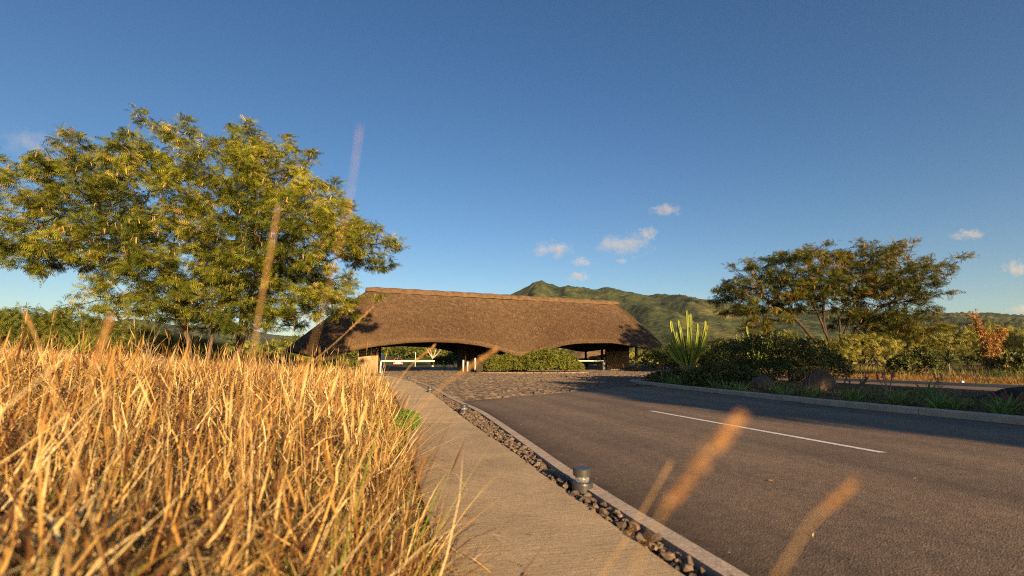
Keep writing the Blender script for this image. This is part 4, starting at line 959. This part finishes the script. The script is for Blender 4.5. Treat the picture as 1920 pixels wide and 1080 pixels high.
def flower_stalk(x, y, h, label, red, seed, n=5):
    r = np.random.default_rng(seed); z = float(ground_z(x, y)); root = empty('flower_stalk', (x, y, z)); tag(root, label, 'flower stalk', 'aloe flower stalks in the right bed')
    for k in range(n):
        a = r.uniform(0, 6.28); q = r.uniform(.08, .35) * h; tip = (math.cos(a) * q, math.sin(a) * q, h * r.uniform(.75, 1.05))
        st = MB().tube([(math.cos(a) * .03, math.sin(a) * .03, 0), (tip[0] * .4, tip[1] * .4, tip[2] * .55), tip], [.014, .011, .007], 5).build('stem', M_stalk, root)
        m = MB()
        for j in range(16):
            f = j / 16; an = j * 2.4; rr = .05 * (1 - .5 * f)
            p = Vector(tip) + Vector((0, 0, -.05 + f * .13)); m.tube([p, p + Vector((math.cos(an) * rr, math.sin(an) * rr, -.02))], [.008, .004], 4, False)
        m.build('flower_head', M_flower if (red and k % 2 == 0) else M_stalk, st)
flower_stalk(9.3, 12.2, .72, 'cluster of dry stalks with red flowers in the bed right of the ferny bush', True, 1, 7)
flower_stalk(9.9, 11.4, .62, 'thin pale pair of dry stalks left of the green aloes', False, 2, 3); flower_stalk(6.7, 21.9, .85, 'red topped flower stalk near the nose of the median', True, 3, 4)
flower_stalk(7.3, 20.6, .85, 'forked dry flower stalk in front of the dark mounded shrub', False, 4, 4); flower_stalk(9.35, 15.6, .8, 'single leaning red flower stalk before the large boulder', True, 5, 2); flower_stalk(7.7, 21.4, .8, 'dry flower stalk left of the cactus foot', False, 6, 3)
M_rock = surf('boulder', [(.3, (.06, .042, .03)), (.55, (.125, .085, .058)), (.8, (.22, .15, .10))], 2.2, .9, .8, .06, 'Object', fine=14)
M_rockd = surf('dark_boulder', [(.3, (.02, .018, .017)), (.55, (.05, .043, .038)), (.8, (.10, .085, .07))], 2.6, .9, .9, .07, 'Object', fine=12)
M_rockt = surf('tan_boulder', [(.3, (.16, .11, .07)), (.55, (.27, .19, .125)), (.8, (.36, .27, .18))], 1.6, .9, .7, .05, 'Object', fine=12)
def rock(loc, dims, label, mat, seed, rz=0, grp=None):
    bm = bmesh.new(); bmesh.ops.create_icosphere(bm, subdivisions=4, radius=1); r = np.random.default_rng(seed); P = rand_dirs(16); K = r.uniform(.52, .88, 16)
    for v in bm.verts:
        c = v.co.copy(); d = c.normalized(); s = min([1.0] + [k / max(1e-3, float(np.dot(p, d))) for p, k in zip(P, K) if np.dot(p, d) > .2])
        s *= 1 + .22 * (float(fbm(d.x * 2.5 + seed, d.y * 2.5 + d.z * 2, 3)) - .5); v.co = Vector((d.x * s * dims[0], d.y * s * dims[1], d.z * s * dims[2]))
    me = bpy.data.meshes.new('boulder'); bm.to_mesh(me); bm.free(); me.materials.append(mat); me.polygons.foreach_set('use_smooth', [True] * len(me.polygons))
    o = link('boulder', me, None, loc); o.rotation_euler = (0, 0, rz); return tag(o, label, 'boulder', grp)
rock((8.55, 16.9, .25), (.42, .35, .42), 'small brown boulder under the domed shrub', M_rock, 21); rock((9.95, 15.9, .30), (.62, .45, .52), 'large brown boulder beside the ferny bush', M_rock, 22, .4)
rock((12.4, 11.9, .16), (1.35, .7, .36), 'long black boulder in front of the exit road', M_rockd, 23, -.15); rock((14.3, 12.8, .16), (1.2, .8, .38), 'black boulder at the right edge behind the aloes', M_rockd, 24, .2)
for k, (x, y, a, b, c, lab) in enumerate([(-20.2, 19.5, 1.2, .7, .55, 'long tan boulder at the left edge behind the grass'), (-17.4, 19.3, 1.3, .6, .55, 'tan boulder behind the spiky green plant'), (-14.6, 20.5, 1.1, .6, .45, 'low tan boulder between the spiky plant and the tree')]):
    rock((x, y, float(ground_z(x, y)) + .25), (a, b, c), lab, M_rockt, 30 + k, .1 * k)
M_spk = tinted('spiky_leaf', [(0, (.10, .17, .02)), (.5, (.19, .27, .03)), (1, (.28, .33, .05))], .5, .3)
x, y = -11.0, 12.4; o = link('spiky_plant', rosette('spiky_plant', 26, .66, .026, (.25, 1.3), .1, M_spk, 40)); o.location = (x, y, float(ground_z(x, y)) + .62); tag(o, 'bright green spiky plant rising above the dry grass on the left', 'plant')
# tall rosette plant
yu = empty('rosette_plant', (23.7, 26.6, .1)); tag(yu, 'dark spiky rosette plant on a short stem beyond the exit road', 'plant')
MB().tube([(0, 0, -.1), (.03, 0, .5), (0, 0, .95)], [.10, .09, .08], 8).build('stem', M_twig, yu)
M_yuc = tinted('rosette_leaf', [(0, (.03, .045, .02)), (.6, (.06, .085, .035)), (1, (.10, .12, .05))], .4, .1)
link('leaves', rosette('leaves', 46, 1.0, .038, (-.9, 1.3), .15, M_yuc, 41, .95), yu)
gy_ = empty('agave_clump', (24.6, 24.4, .1)); tag(gy_, 'grey green clump of sword leaves right of the rosette plant', 'plant')
for k in range(5): o = link('leaf_rosette', rosette('leaf_rosette', 12, .75, .03, (.5, 1.4), .1, M_yuc, 50 + k), gy_, (rng.uniform(-1, 1), rng.uniform(-.4, .4), 0))
# dead stump wrapped in dry creeper
stp = empty('creeper_stump', (30.6, 31, .15)); tag(stp, 'dead forked stump wrapped in orange dry creeper', 'stump')
st_paths = [[(-.45, 0, 0), (-.40, 0, 1.0), (-.30, 0, 2.0), (-.75, 0, 3.2), (-.95, 0, 4.0)], [(.35, .1, 0), (.15, .1, 1.0), (.1, 0, 1.9), (.05, 0, 2.6)], [(.1, 0, 1.7), (.5, 0, 2.4), (.85, 0, 2.9)]]
m = MB()
for p in st_paths: m.tube(p, list(np.linspace(.16, .04, len(p))), 8, False)
m.build('trunk', M_twig, stp, True)
n = 2600; pos = []
for _ in range(n):
    p = st_paths[rng.choice(3, p=[.5, .35, .15])]; k = rng.integers(0, len(p) - 1) if p is not st_paths[0] else rng.choice(4, p=[.3, .3, .32, .08]); t = rng.random(); a = np.array(p[k]) + (np.array(p[k + 1]) - np.array(p[k])) * t
    pos.append(a + rng.normal(size=3) * [.13, .13, .14])
pos = np.array(pos); M_creep = tinted('dry_creeper', [(0, (.20, .10, .03)), (.5, (.36, .18, .05)), (.85, (.42, .25, .08)), (1, (.2, .2, .04))], .7, .25)
V, F = tile(TWIG_V, TWIG_F, rot_frames(rand_dirs(n), rand_dirs(n), np.zeros(n)), pos, rng.uniform(.07, .15, n)); link('creeper', np_mesh('creeper', V, F, M_creep, np.repeat(rng.random(n), len(TWIG_V))), stp)
# bare pale shrub by the big tree
bs = empty('bare_shrub', (-17.9, 24, float(ground_z(-17.9, 24)))); tag(bs, 'bare pale branching shrub left of the big tree trunks', 'shrub'); m = MB()
for e in [(-1.3, 0, 1.5), (-.5, .2, 1.5), (.45, 0, 1.8), (.8, .1, 1.5), (.1, -.2, 1.6)]:
    e = np.array(e); m.tube([(0, 0, -.1), e * [.3, .3, .6], e], [.035, .022, .007], 6, False)
    for k in range(4): t = e * [.5, .5, .7] * rng.uniform(.7, 1.3); m.tube([t, t + rand_dirs(1)[0] * .4 + [0, 0, .3]], [.010, .004], 4, False)
m.build('branches', M_twig, bs)
km = empty('kerb_marker', (float(EX1(22)) + .3, 22, -.05)); tag(km, 'small white marker stone on the far kerb of the exit road', 'marker')
MB().box((0, 0, .13), (.15, .12, .26), .3, .75).build('stone', M_white, km, bevel=.03)

# low ground cover in the bed and along the exit road
def blades(base, az, L, lean0, bend, width, K, twist=0.0, curl=0.0):
    n = len(base); tw = az + np.pi / 2 + twist; side = np.stack([np.cos(tw), np.sin(tw), np.zeros(n)], 1)
    p = base.copy(); V = np.zeros((n, 2 * K + 1, 3))
    for k in range(K + 1):
        t = k / K; w = width * (1 - t ** 1.7)
        if k < K: V[:, 2 * k] = p - side * w[:, None] / 2; V[:, 2 * k + 1] = p + side * w[:, None] / 2
        else: V[:, 2 * K] = p
        ph = lean0 + bend * (t + .5 / K); aa = az + curl * t; dirv = np.stack([np.cos(aa), np.sin(aa)], 1); p = p + (np.stack([np.sin(ph) * dirv[:, 0], np.sin(ph) * dirv[:, 1], np.cos(ph)], 1)) * (L / K)[:, None]
    q = np.array([(2 * k, 2 * k + 1, 2 * k + 3, 2 * k + 2) for k in range(K - 1)]).reshape(-1, 4); t3 = np.array([(2 * K - 2, 2 * K - 1, 2 * K)])
    o = (np.arange(n) * (2 * K + 1))[:, None, None]
    return V.reshape(-1, 3), (q[None] + o).reshape(-1, 4), (t3[None] + o).reshape(-1, 3)
def cover(name, xy, per, h, w, mat, label, cat, spread=.14, tl=(0, 1)):
    n = len(xy) * per; b = np.repeat(xy, per, 0) + rng.normal(size=(n, 2)) * spread; base = np.concatenate([b, ground_z(b[:, 0], b[:, 1])[:, None] - .01], 1)
    V, q, t = blades(base, rng.uniform(0, 6.28, n), h * rng.uniform(.6, 1.2, n), rng.uniform(.05, .6, n), rng.uniform(0, .8, n), w * rng.uniform(.7, 1.3, n), 3)
    ti = np.clip(np.repeat(rng.uniform(tl[0], tl[1], len(xy)), per) + rng.normal(size=n) * .12, 0, 1)
    tag(link(name, np_mesh(name, V, [q, t], mat, np.repeat(ti, 7))), label, cat, kind='stuff')
M_cover = tinted('bed_cover', [(0, (.06, .08, .025)), (.4, (.13, .14, .045)), (.7, (.22, .165, .08)), (1, (.32, .21, .12))], .6, .2)
yy = rng.uniform(7.5, 24.5, 1500); xx = RK(yy) + .3 + rng.uniform(0, 1, 1500) ** 1.3 * 6.5; ok = xx < EX0(yy) - .4
cover('bed_ground_cover', np.stack([xx, yy], 1)[ok], 9, .14, .02, M_cover, 'mixed low succulents and dry leaves covering the right bed', 'ground cover')
M_orange = tinted('orange_plants', [(0, (.10, .10, .03)), (.4, (.28, .22, .05)), (.7, (.40, .22, .05)), (1, (.38, .12, .05))], .6, .25)
yy = rng.uniform(14, 33, 700); xx = EX1(yy) + .35 + rng.uniform(0, 2.2, 700)
cover('orange_ground_cover', np.stack([xx, yy], 1), 18, .30, .02, M_orange, 'orange and yellow low plants along the far side of the exit road', 'ground cover')
yy = rng.uniform(20, 50, 900); xx = EX1(yy) + 2.4 + rng.uniform(0, 16, 900)
cover('dry_field_grass', np.stack([xx, yy], 1), 10, .35, .02, M_acacia, 'dry yellowish grass among the scrub beyond the exit road', 'grass', .3)

# ------------------------------------------------------------------ dry grass field on the left
M_grass = tinted('dry_grass', [(0, (.08, .03, .018)), (.16, (.15, .068, .028)), (.34, (.40, .215, .06)), (.58, (.60, .395, .125)), (.86, (.84, .68, .36)), (.93, (.24, .24, .05)), (1, (.13, .20, .03))], .65, .25, .2)
def tussocks(y0, y1, dens, xmax):
    P = []; n = int((y1 - y0) * (xmax + 3) * dens)
    y = rng.uniform(y0, y1, n); x = rng.uniform(-xmax, 1.2, n)
    dl = PATH_L(np.clip(y, -6, 36)) - x
    ok = (dl > .02 + .30 * fbm(x * 1.3 + 70, y * 1.3, 2)) & (np.abs(x) < 1.12 * y + 1.6) & (np.hypot(x, y) > .50) & ~((np.abs(x - TX) < 1.4) & (np.abs(y - 27) < .8))
    ok &= ~((y > 33) & (dl < 6))
    return np.stack([x, y], 1)[ok], dl[ok]
def grass(P, dl, per, L, w, K, r0, tall=0.0):
    n = len(P) * per; ti0 = np.repeat(np.clip(.52 + 1.1 * (fbm(P[:, 0] * .8 + 60, P[:, 1] * .8, 3) - .5) + rng.normal(size=len(P)) * .13, .08, .84), per)
    edge = np.repeat(np.exp(-dl / .45), per)
    a = rng.uniform(0, 2 * np.pi, n); q = rng.random(n) ** .6
    b = np.repeat(P, per, 0) + np.stack([np.cos(a), np.sin(a)], 1) * (q * r0)[:, None]
    az = a + rng.normal(size=n) * .7
    # blades at the border arch out over the path
    az = np.where(rng.random(n) < edge * .75, rng.normal(0, .7, n), az)
    sc = np.repeat(rng.uniform(.45, 1.25, len(P)) * (.55 + .85 * fbm(P[:, 0] * .8 + 15, P[:, 1] * .8 + 3, 2)), per)
    ln = L * sc * rng.uniform(.40, 1.1, n); dist = np.hypot(b[:, 0], b[:, 1])
    gz = ground_z(b[:, 0], b[:, 1]) - .02
    lean0 = q * .50 + np.abs(rng.normal(size=n)) * .36; bend = rng.uniform(-.2, 1.2, n) * (.4 + q) + edge * .5
    dr_ = rng.random(n) < .42; bend[dr_] += rng.uniform(.8, 2.1, dr_.sum())
    br_ = rng.random(n) < .27; lean0[br_] = rng.uniform(.6, 1.4, br_.sum()); bend[br_] = rng.uniform(-.3, .5, br_.sum())
    # keep the blades next to the lens below it
    cap = np.clip((CAMH - .05 - gz) / .93, .3, 2); ln = np.where(dist < 1.2, np.minimum(ln, cap), ln)
    V, F4, F3 = blades(np.concatenate([b, gz[:, None]], 1), az, ln, lean0, bend, w * rng.uniform(.45, 1.5, n), K, rng.uniform(-.9, .9, n), rng.normal(size=n) * .8)
    ti = np.clip(ti0 + rng.normal(size=n) * .24, 0, .88)
    red = rng.random(n) < .20; ti[red] = rng.uniform(0, .2, red.sum())
    gr = rng.random(n) < (.02 + .22 * edge); ti[gr] = rng.uniform(.91, 1, gr.sum())
    return V, F4, F3, np.repeat(ti, 2 * K + 1)
parts = []
def near_tussocks():
    # the clumps the camera stands among
    P = np.array([(-.62, .42), (-.85, .55), (-.55, .72), (-.78, .86), (-1.05, .75), (-1.2, 1.0), (-.45, .95), (-.72, 1.15), (-1.0, 1.3), (-.3, 1.2), (-.55, 1.45), (-1.35, 1.35), (-.32, .68)])
    return P, PATH_L(P[:, 1]) - P[:, 0]
P, dl = near_tussocks(); parts.append(grass(P, dl, 70, 1.02, .013, 6, .12))
P, dl = tussocks(-.3, 3.0, 17, 5.5); parts.append(grass(P, dl, 60, .92, .0095, 5, .14))
P, dl = tussocks(3.0, 9.0, 7.5, 12); parts.append(grass(P, dl, 54, .82, .0098, 4, .15))
P, dl = tussocks(9.0, 19.0, 5.0, 23); parts.append(grass(P, dl, 34, .80, .015, 3, .2))
P, dl = tussocks(19.0, 40.0, 2.6, 42); parts.append(grass(P, dl, 18, .78, .029, 3, .32))
def matted(n, y0, y1, w):
    # bent, broken and matted straw caught between the tussocks
    y = y0 + (y1 - y0) * rng.random(n) ** 1.1; x = PATH_L(y) - .1 - rng.random(n) * (1.12 * y + 1.4); ok = (np.abs(x) < 1.12 * y + 1.4) & (np.hypot(x, y) > .6); x, y = x[ok], y[ok]; n = len(x)
    dl = PATH_L(y) - x; hgt = (.12 + .42 * sstep(0, .8, dl)) * (.55 + .9 * fbm(x * .9 + 15, y * .9 + 3, 2)); hgt = np.where(np.hypot(x, y) < 1.1, np.minimum(hgt, .55), hgt)
    base = np.stack([x, y, ground_z(x, y) + hgt * rng.random(n) ** .6], 1)
    V, a, b = blades(base, rng.uniform(0, 6.28, n), rng.uniform(.10, .34, n), rng.uniform(.3, 1.9, n), rng.uniform(-.6, 1.6, n), w * rng.uniform(.5, 1.6, n), 3, rng.uniform(-1.3, 1.3, n), rng.normal(size=n))
    ti = np.clip(np.where(rng.random(n) < .45, rng.normal(.17, .09, n), rng.normal(.58, .18, n)), 0, .88); gr = rng.random(n) < .03 + .12 * np.exp(-dl / .5); ti[gr] = rng.uniform(.9, 1, gr.sum()); return V, a, b, np.repeat(ti, 7)
parts.append(matted(28000, .4, 4.0, .009)); parts.append(matted(30000, 4.0, 13.0, .013))
o = 0; VV, F4, F3, TI = [], [], [], []
for V, a, b, t in parts:
    VV.append(V); F4.append(a + o); F3.append(b + o); TI.append(t); o += len(V)
tag(link('dry_grass', np_mesh('dry_grass', np.concatenate(VV), [np.concatenate(F4), np.concatenate(F3)], M_grass, np.concatenate(TI))), 'field of tall golden dry grass beside the footpath', 'grass', kind='stuff')
# seed heads standing above the field
def seed_field():
    n = 1500; y = rng.uniform(0, 1, n) ** 1.5 * 24 + 1.6; x = -rng.uniform(0, 1, n) * (1.1 * y + .5); dl = PATH_L(y) - x; ok = dl > .25; x, y, dl = x[ok], y[ok], dl[ok]; n = len(x)
    base = np.stack([x, y, ground_z(x, y)], 1); az = rng.uniform(0, 6.28, n); L = rng.uniform(.55, .95, n) * np.where((rng.random(n) < .35) & (y > 5), 1.35, 1.0)
    l0 = rng.uniform(0, .2, n); bd = rng.uniform(.05, .45, n); V, q, t = blades(base, az, L, l0, bd, np.full(n, .0045) * (1 + y / 9), 4)
    tip = V.reshape(n, 9, 3)[:, 8]; prev = V.reshape(n, 9, 3)[:, 6]; d = tip - prev; d /= np.linalg.norm(d, axis=1, keepdims=True)
    hv, hf = [], []
    for a in (0, 1.05, 2.1):
        o = len(hv); c, s = math.cos(a), math.sin(a); hv += [(-.6, 0, 0), (0, .032 * c, .032 * s), (.8, 0, 0), (0, -.032 * c, -.032 * s)]; hf.append((o, o + 1, o + 2, o + 3))
    V2, F2 = tile(hv, hf, rot_frames(d, rand_dirs(n), np.zeros(n)), tip, rng.uniform(.08, .14, n) * (1 + y / 40)); o = len(V)
    tt = np.concatenate([np.repeat(rng.uniform(.35, .8, n), 9), np.repeat(rng.choice([.1, .3, .5, .75], n), len(hv))])
    tag(link('grass_seed_heads', np_mesh('grass_seed_heads', np.concatenate([V, V2]), [np.concatenate([q, F2 + o]), t], M_grass, tt)), 'thin seed stalks standing above the dry grass', 'grass', kind='stuff')
seed_field()
# green weeds creeping onto the path
n = 900; a = rng.uniform(0, 6.28, n); q = rng.random(n) ** .6
pos = np.stack([-1.78 + np.cos(a) * q * .26, 8.05 + np.sin(a) * q * .9, .04 + rng.random(n) * .30 * (1 - q * .6)], 1)
V, F = tile(TWIG_V, TWIG_F, rot_frames(rand_dirs(n), rand_dirs(n) + [0, 0, 1.2], np.zeros(n)), pos, rng.uniform(.03, .06, n))
tag(link('green_weed', np_mesh('green_weed', V, F, M_fresh, np.repeat(rng.uniform(.4, 1, n), len(TWIG_V)))), 'patch of bright green weed spilling onto the footpath edge', 'weed')

M_stem = surf('grass_stem', [(.3, (.42, .24, .08)), (.7, (.60, .40, .17))], 40, .6, .1, .001); M_head = tinted('seed_head', [(0, (.34, .15, .06)), (.5, (.55, .29, .10)), (1, (.66, .42, .18))], .7, .35)
def smooth_path(P, n=34):
    P = np.array(P, float); t = np.concatenate([[0], np.cumsum(np.linalg.norm(np.diff(P, axis=0), axis=1))]); m = np.gradient(P, t, axis=0); out = []
    for u in np.linspace(0, t[-1], n):
        i = min(len(P) - 2, int(np.searchsorted(t, u, side='right')) - 1); h = t[i + 1] - t[i]; s = (u - t[i]) / h
        out.append((2 * s ** 3 - 3 * s * s + 1) * P[i] + (s ** 3 - 2 * s * s + s) * h * m[i] + (-2 * s ** 3 + 3 * s * s) * P[i + 1] + (s ** 3 - s * s) * h * m[i + 1])
    return [tuple(p) for p in out]
def stalk(base, pts, rad, label, head=0.0, hr=.006, seed=0):
    bz = float(ground_z(base[0], base[1])); r = np.random.default_rng(seed)
    root = empty('grass_stalk', (base[0], base[1], bz)); tag(root, label, 'grass stalk', 'tall grass stalks close to the camera')
    P = [Vector(p) - root.location for p in smooth_path([(base[0], base[1], bz - .01)] + pts)]
    MB().tube(P, list(np.linspace(rad * 1.1, rad * .6, len(P))), 6).build('stem', M_stem, root, True)
    if head:
        cum = [0]
        for a, b in zip(P, P[1:]): cum.append(cum[-1] + (b - a).length)
        n = 170; pos, dr = [], []
        for k in range(n):
            f = r.random(); s = cum[-1] - head * f; i = max(0, min(len(P) - 2, int(np.searchsorted(cum, s)) - 1)); a = P[i].lerp(P[i + 1], (s - cum[i]) / max(1e-6, cum[i + 1] - cum[i]))
            t = (P[i + 1] - P[i]).normalized(); d = Vector(r.normal(size=3)); d = (d - t * d.dot(t)).normalized(); pos.append(a + d * hr * .25); dr.append(d * math.sin(math.pi * (.12 + .8 * (1 - f))) + t * .9)
        M = rot_frames(np.array(dr), rand_dirs(n), np.zeros(n)); V, F = tile([(0, -.12, 0), (.6, -.16, .03), (1, 0, 0), (.6, .16, -.03)], [(0, 1, 2, 3)], M, np.array(pos), r.uniform(1.2, 2.2, n) * hr)
        link('seed_head', np_mesh('seed_head', V, F, M_head, np.repeat(r.random(n), 4)), root)
stalk((-.60, 1.25), [(-.319, .60, 1.085), (-.303, .58, 1.174), (-.291, .57, 1.231), (-.281, .56, 1.284)], .0012, 'thick blurred stalk rising in front of the tree trunks', .12, .0016, 1)
stalk((-.42, 1.1), [(-.197, .48, 1.114), (-.174, .46, 1.179), (-.157, .45, 1.256), (-.147, .44, 1.325)], .0005, 'tallest blurred stalk with a faint tip against the blue sky', .20, .0009, 2)
stalk((-.16, .62), [(.058, .34, .907), (.096, .33, 1.002), (.120, .325, 1.034), (.146, .32, 1.063)], .0006, 'fat orange blurred seed head hanging over the asphalt', .082, .0034, 3)
stalk((-.12, .86), [(.085, .60, .826), (.138, .55, .936), (.167, .53, .994)], .0010, 'short bare brown stem left of the fat orange seed head', 0, 0, 4)
stalk((-.10, .50), [(.135, .32, .933), (.159, .31, .975), (.182, .30, 1.014), (.199, .295, 1.03)], .0008, 'beaded blurred stalk low over the asphalt at lower right', .024, .0015, 5)
stalk((-.82, 1.2), [(-.51, .60, 1.097), (-.505, .60, 1.133), (-.499, .60, 1.153)], .0012, 'blurred orange seed head before the green thicket on the left', .062, .0032, 6)
stalk((-.85, 1.3), [(-.709, .75, 1.081), (-.741, .75, 1.146), (-.759, .75, 1.175)], .0013, 'leaning pale stalk at the left edge of the picture', .03, .0014, 7)
stalk((-.62, 1.3), [(-.203, .95, .975), (-.122, .90, 1.058), (-.086, .88, 1.082), (-.028, .86, 1.12)], .0013, 'leaning seed head in front of the cobbles and lane posts', .085, .0034, 8)
stalk((-1.1, 2.2), [(-.956, 2.2, 1.043), (-.819, 2.2, 1.162), (-.634, 2.2, 1.344)], .0014, 'slender stalk leaning across the left end of the thatch', .16, .004, 9)
stalk((-.62, 1.85), [(-.465, 1.8, .939), (-.363, 1.8, 1.092), (-.286, 1.8, 1.155)], .0014, 'slender stalk leaning in front of the left arch', .1, .004, 10)

# fallen leaves and bits of straw on the path and the asphalt
def litter():
    n = 170; y = 2.4 + rng.random(n) ** 1.6 * 14; on = rng.random(n) < .55
    x = np.where(on, PATH_L(y) + .05 + rng.random(n) ** 2.2 * (PATH_R(y) - PATH_L(y) - .1), KERB_OUT(y) + .03 + rng.random(n) ** 2.0 * 5.0); z = np.where(on, .022, .010)
    M = rot_frames(rand_dirs(n) * [1, 1, .12], np.tile([0, 0, 1.], (n, 1)), rng.normal(size=n) * .3); S = rng.uniform(.02, .06, n)
    V, F = tile([(-.5, 0, 0), (0, .13, .05), (.5, 0, .02), (0, -.13, .05)], [(0, 1, 2, 3)], M, np.stack([x, y, z], 1), S)
    tag(link('fallen_leaves', np_mesh('fallen_leaves', V, F, M_grass, np.repeat(rng.uniform(.05, .8, n), 4))), 'scattered fallen leaves and straw bits on path and asphalt', 'leaf litter', kind='stuff')
litter()

# ------------------------------------------------------------------ tree outside the frame, behind the camera to the right: its shade lies over the road and the bed
SL = [(-5.2, 4.6, 1.6, 1.6), (-4.2, 6.2, 2.0, 1.3), (-2.0, 7.0, 2.3, 1.2), (.6, 7.4, 2.4, 1.1), (3.2, 7.0, 2.4, 1.3), (5.2, 5.9, 1.8, 1.5), (-3.0, 3.6, 2.4, 1.5), (0, 4.4, 2.8, 1.8), (3.2, 4.2, 2.6, 1.7), (-1.2, 2.2, 2.6, 1.2), (2.6, 2.2, 2.6, 1.2)]
st3 = [{'from': None, 'pts': [(-.3, 0, 0), (-1.0, .1, 2.2), (-3.0, 0, 4.4)]}, {'from': None, 'pts': [(0, .1, 0), (.2, .2, 2.5), (0, .1, 5.5)]}, {'from': None, 'pts': [(.3, -.1, 0), (1.4, -.1, 2.4), (3.2, -.1, 4.8)]}]
t3 = tree('feathery_tree', (19.1, -7.9, 0.2), 'tree outside the right edge of the photo whose shade lies over the asphalt', [(a, b * 1.12, c, d * 1.1) for a, b, c, d in SL], 3.6, st3, 1000, .45, 13000, .66, M_leafB, M_bark2, .018, podfrac=0, pad=3)
t3.rotation_euler = (0, 0, SUN_AZ)

# ------------------------------------------------------------------ clouds and haze
def cloud_material(k, dens):
    m = bpy.data.materials.new('cloud'); m.use_nodes = True; nt = m.node_tree; nt.nodes.remove(nt.nodes['Principled BSDF'])
    tc = coords(nt); ln = nt.nodes.new('ShaderNodeVectorMath'); ln.operation = 'LENGTH'; nt.links.new(tc, ln.inputs[0])
    mp = nt.nodes.new('ShaderNodeMapping'); mp.inputs['Location'].default_value = (k * 7.3, k * 3.1, k); mp.inputs['Scale'].default_value = (1.5, 1.0, .8); nt.links.new(tc, mp.inputs[0])
    nz = nt.nodes.new('ShaderNodeTexNoise'); nz.inputs['Scale'].default_value = 1.9; nz.inputs['Detail'].default_value = 6; nz.inputs['Roughness'].default_value = .62; nt.links.new(mp.outputs[0], nz.inputs['Vector'])
    s = nt.nodes.new('ShaderNodeMath'); s.operation = 'MULTIPLY_ADD'; nt.links.new(ln.outputs['Value'], s.inputs[0]); s.inputs[1].default_value = -.34; nt.links.new(nz.outputs['Fac'], s.inputs[2])
    mr = nt.nodes.new('ShaderNodeMapRange'); nt.links.new(s.outputs[0], mr.inputs[0]); mr.inputs[1].default_value = .27; mr.inputs[2].default_value = .66; mr.inputs[3].default_value = 0; mr.inputs[4].default_value = dens
    pv = nt.nodes.new('ShaderNodeVolumePrincipled'); pv.inputs['Color'].default_value = (.99, .98, .97, 1); pv.inputs['Anisotropy'].default_value = 0.0; nt.links.new(mr.outputs[0], pv.inputs['Density'])
    nt.links.new(pv.outputs[0], nt.nodes['Material Output'].inputs['Volume']); return m
CL = [(762, 9000, 2100, 397, 139, 'puffy cloud left of the pair above the gatehouse ridge'), (1315, 9000, 1862, 179, 89, 'small round cloud just right of and below the puffy one'), (2136, 9000, 2194, 521, 198, 'largest wispy cloud above the mountain ridge'), (2603, 9000, 2414, 179, 109, 'small wisp at the upper right of the largest cloud'),
      (2951, 9000, 2879, 298, 99, 'highest small cloud right of centre'), (2074, 9000, 1872, 109, 45, 'tiny cloud directly under the largest cloud'), (1259, 9000, 1575, 198, 89, 'faint cloud just above the left mountain peaks'), (8723, 9000, 2382, 318, 89, 'thin cloud above the right tree'),
      (9540, 9000, 1728, 218, 129, 'cloud cut by the right edge of the picture'), (-9456, 9000, 4240, 595, 248, 'faint wisps at the upper left edge'), (-7152, 9000, 738, 397, 109, 'low bright cloud behind the left thicket'), (-3570, 9000, 700, 992, 170, 'low cloud bank glimpsed beneath the big tree'), (9519, 9000, 947, 198, 79, 'low cloud on the horizon at the right edge')]
for k, (x, y, z, rx, rz, lab) in enumerate(CL):
    bm = bmesh.new(); bmesh.ops.create_icosphere(bm, subdivisions=3, radius=1); me = bpy.data.meshes.new('cloud'); bm.to_mesh(me); bm.free()
    me.materials.append(cloud_material(k + 1, (.012 if k != 9 else .003) * 180 / max(120, rx)))
    o = link('cloud', me, None, (x, y, z)); o.scale = (rx * 1.4, rx * .6, rz * 1.5); tag(o, lab, 'cloud', 'small clouds near the horizon')
hz = MB().box((0, 0, 238), (22400, 22400, 500)).build('haze', bpy.data.materials.new('haze_air')); tag(hz, 'thin pale haze over the whole valley', 'haze', kind='stuff')
hm = hz.data.materials[0]; hm.use_nodes = True; hm.node_tree.nodes.remove(hm.node_tree.nodes['Principled BSDF'])
pv = hm.node_tree.nodes.new('ShaderNodeVolumePrincipled'); pv.inputs['Color'].default_value = (.80, .88, 1.0, 1); pv.inputs['Density'].default_value = 2.6e-5; pv.inputs['Anisotropy'].default_value = .2
hm.node_tree.links.new(pv.outputs[0], hm.node_tree.nodes['Material Output'].inputs['Volume'])
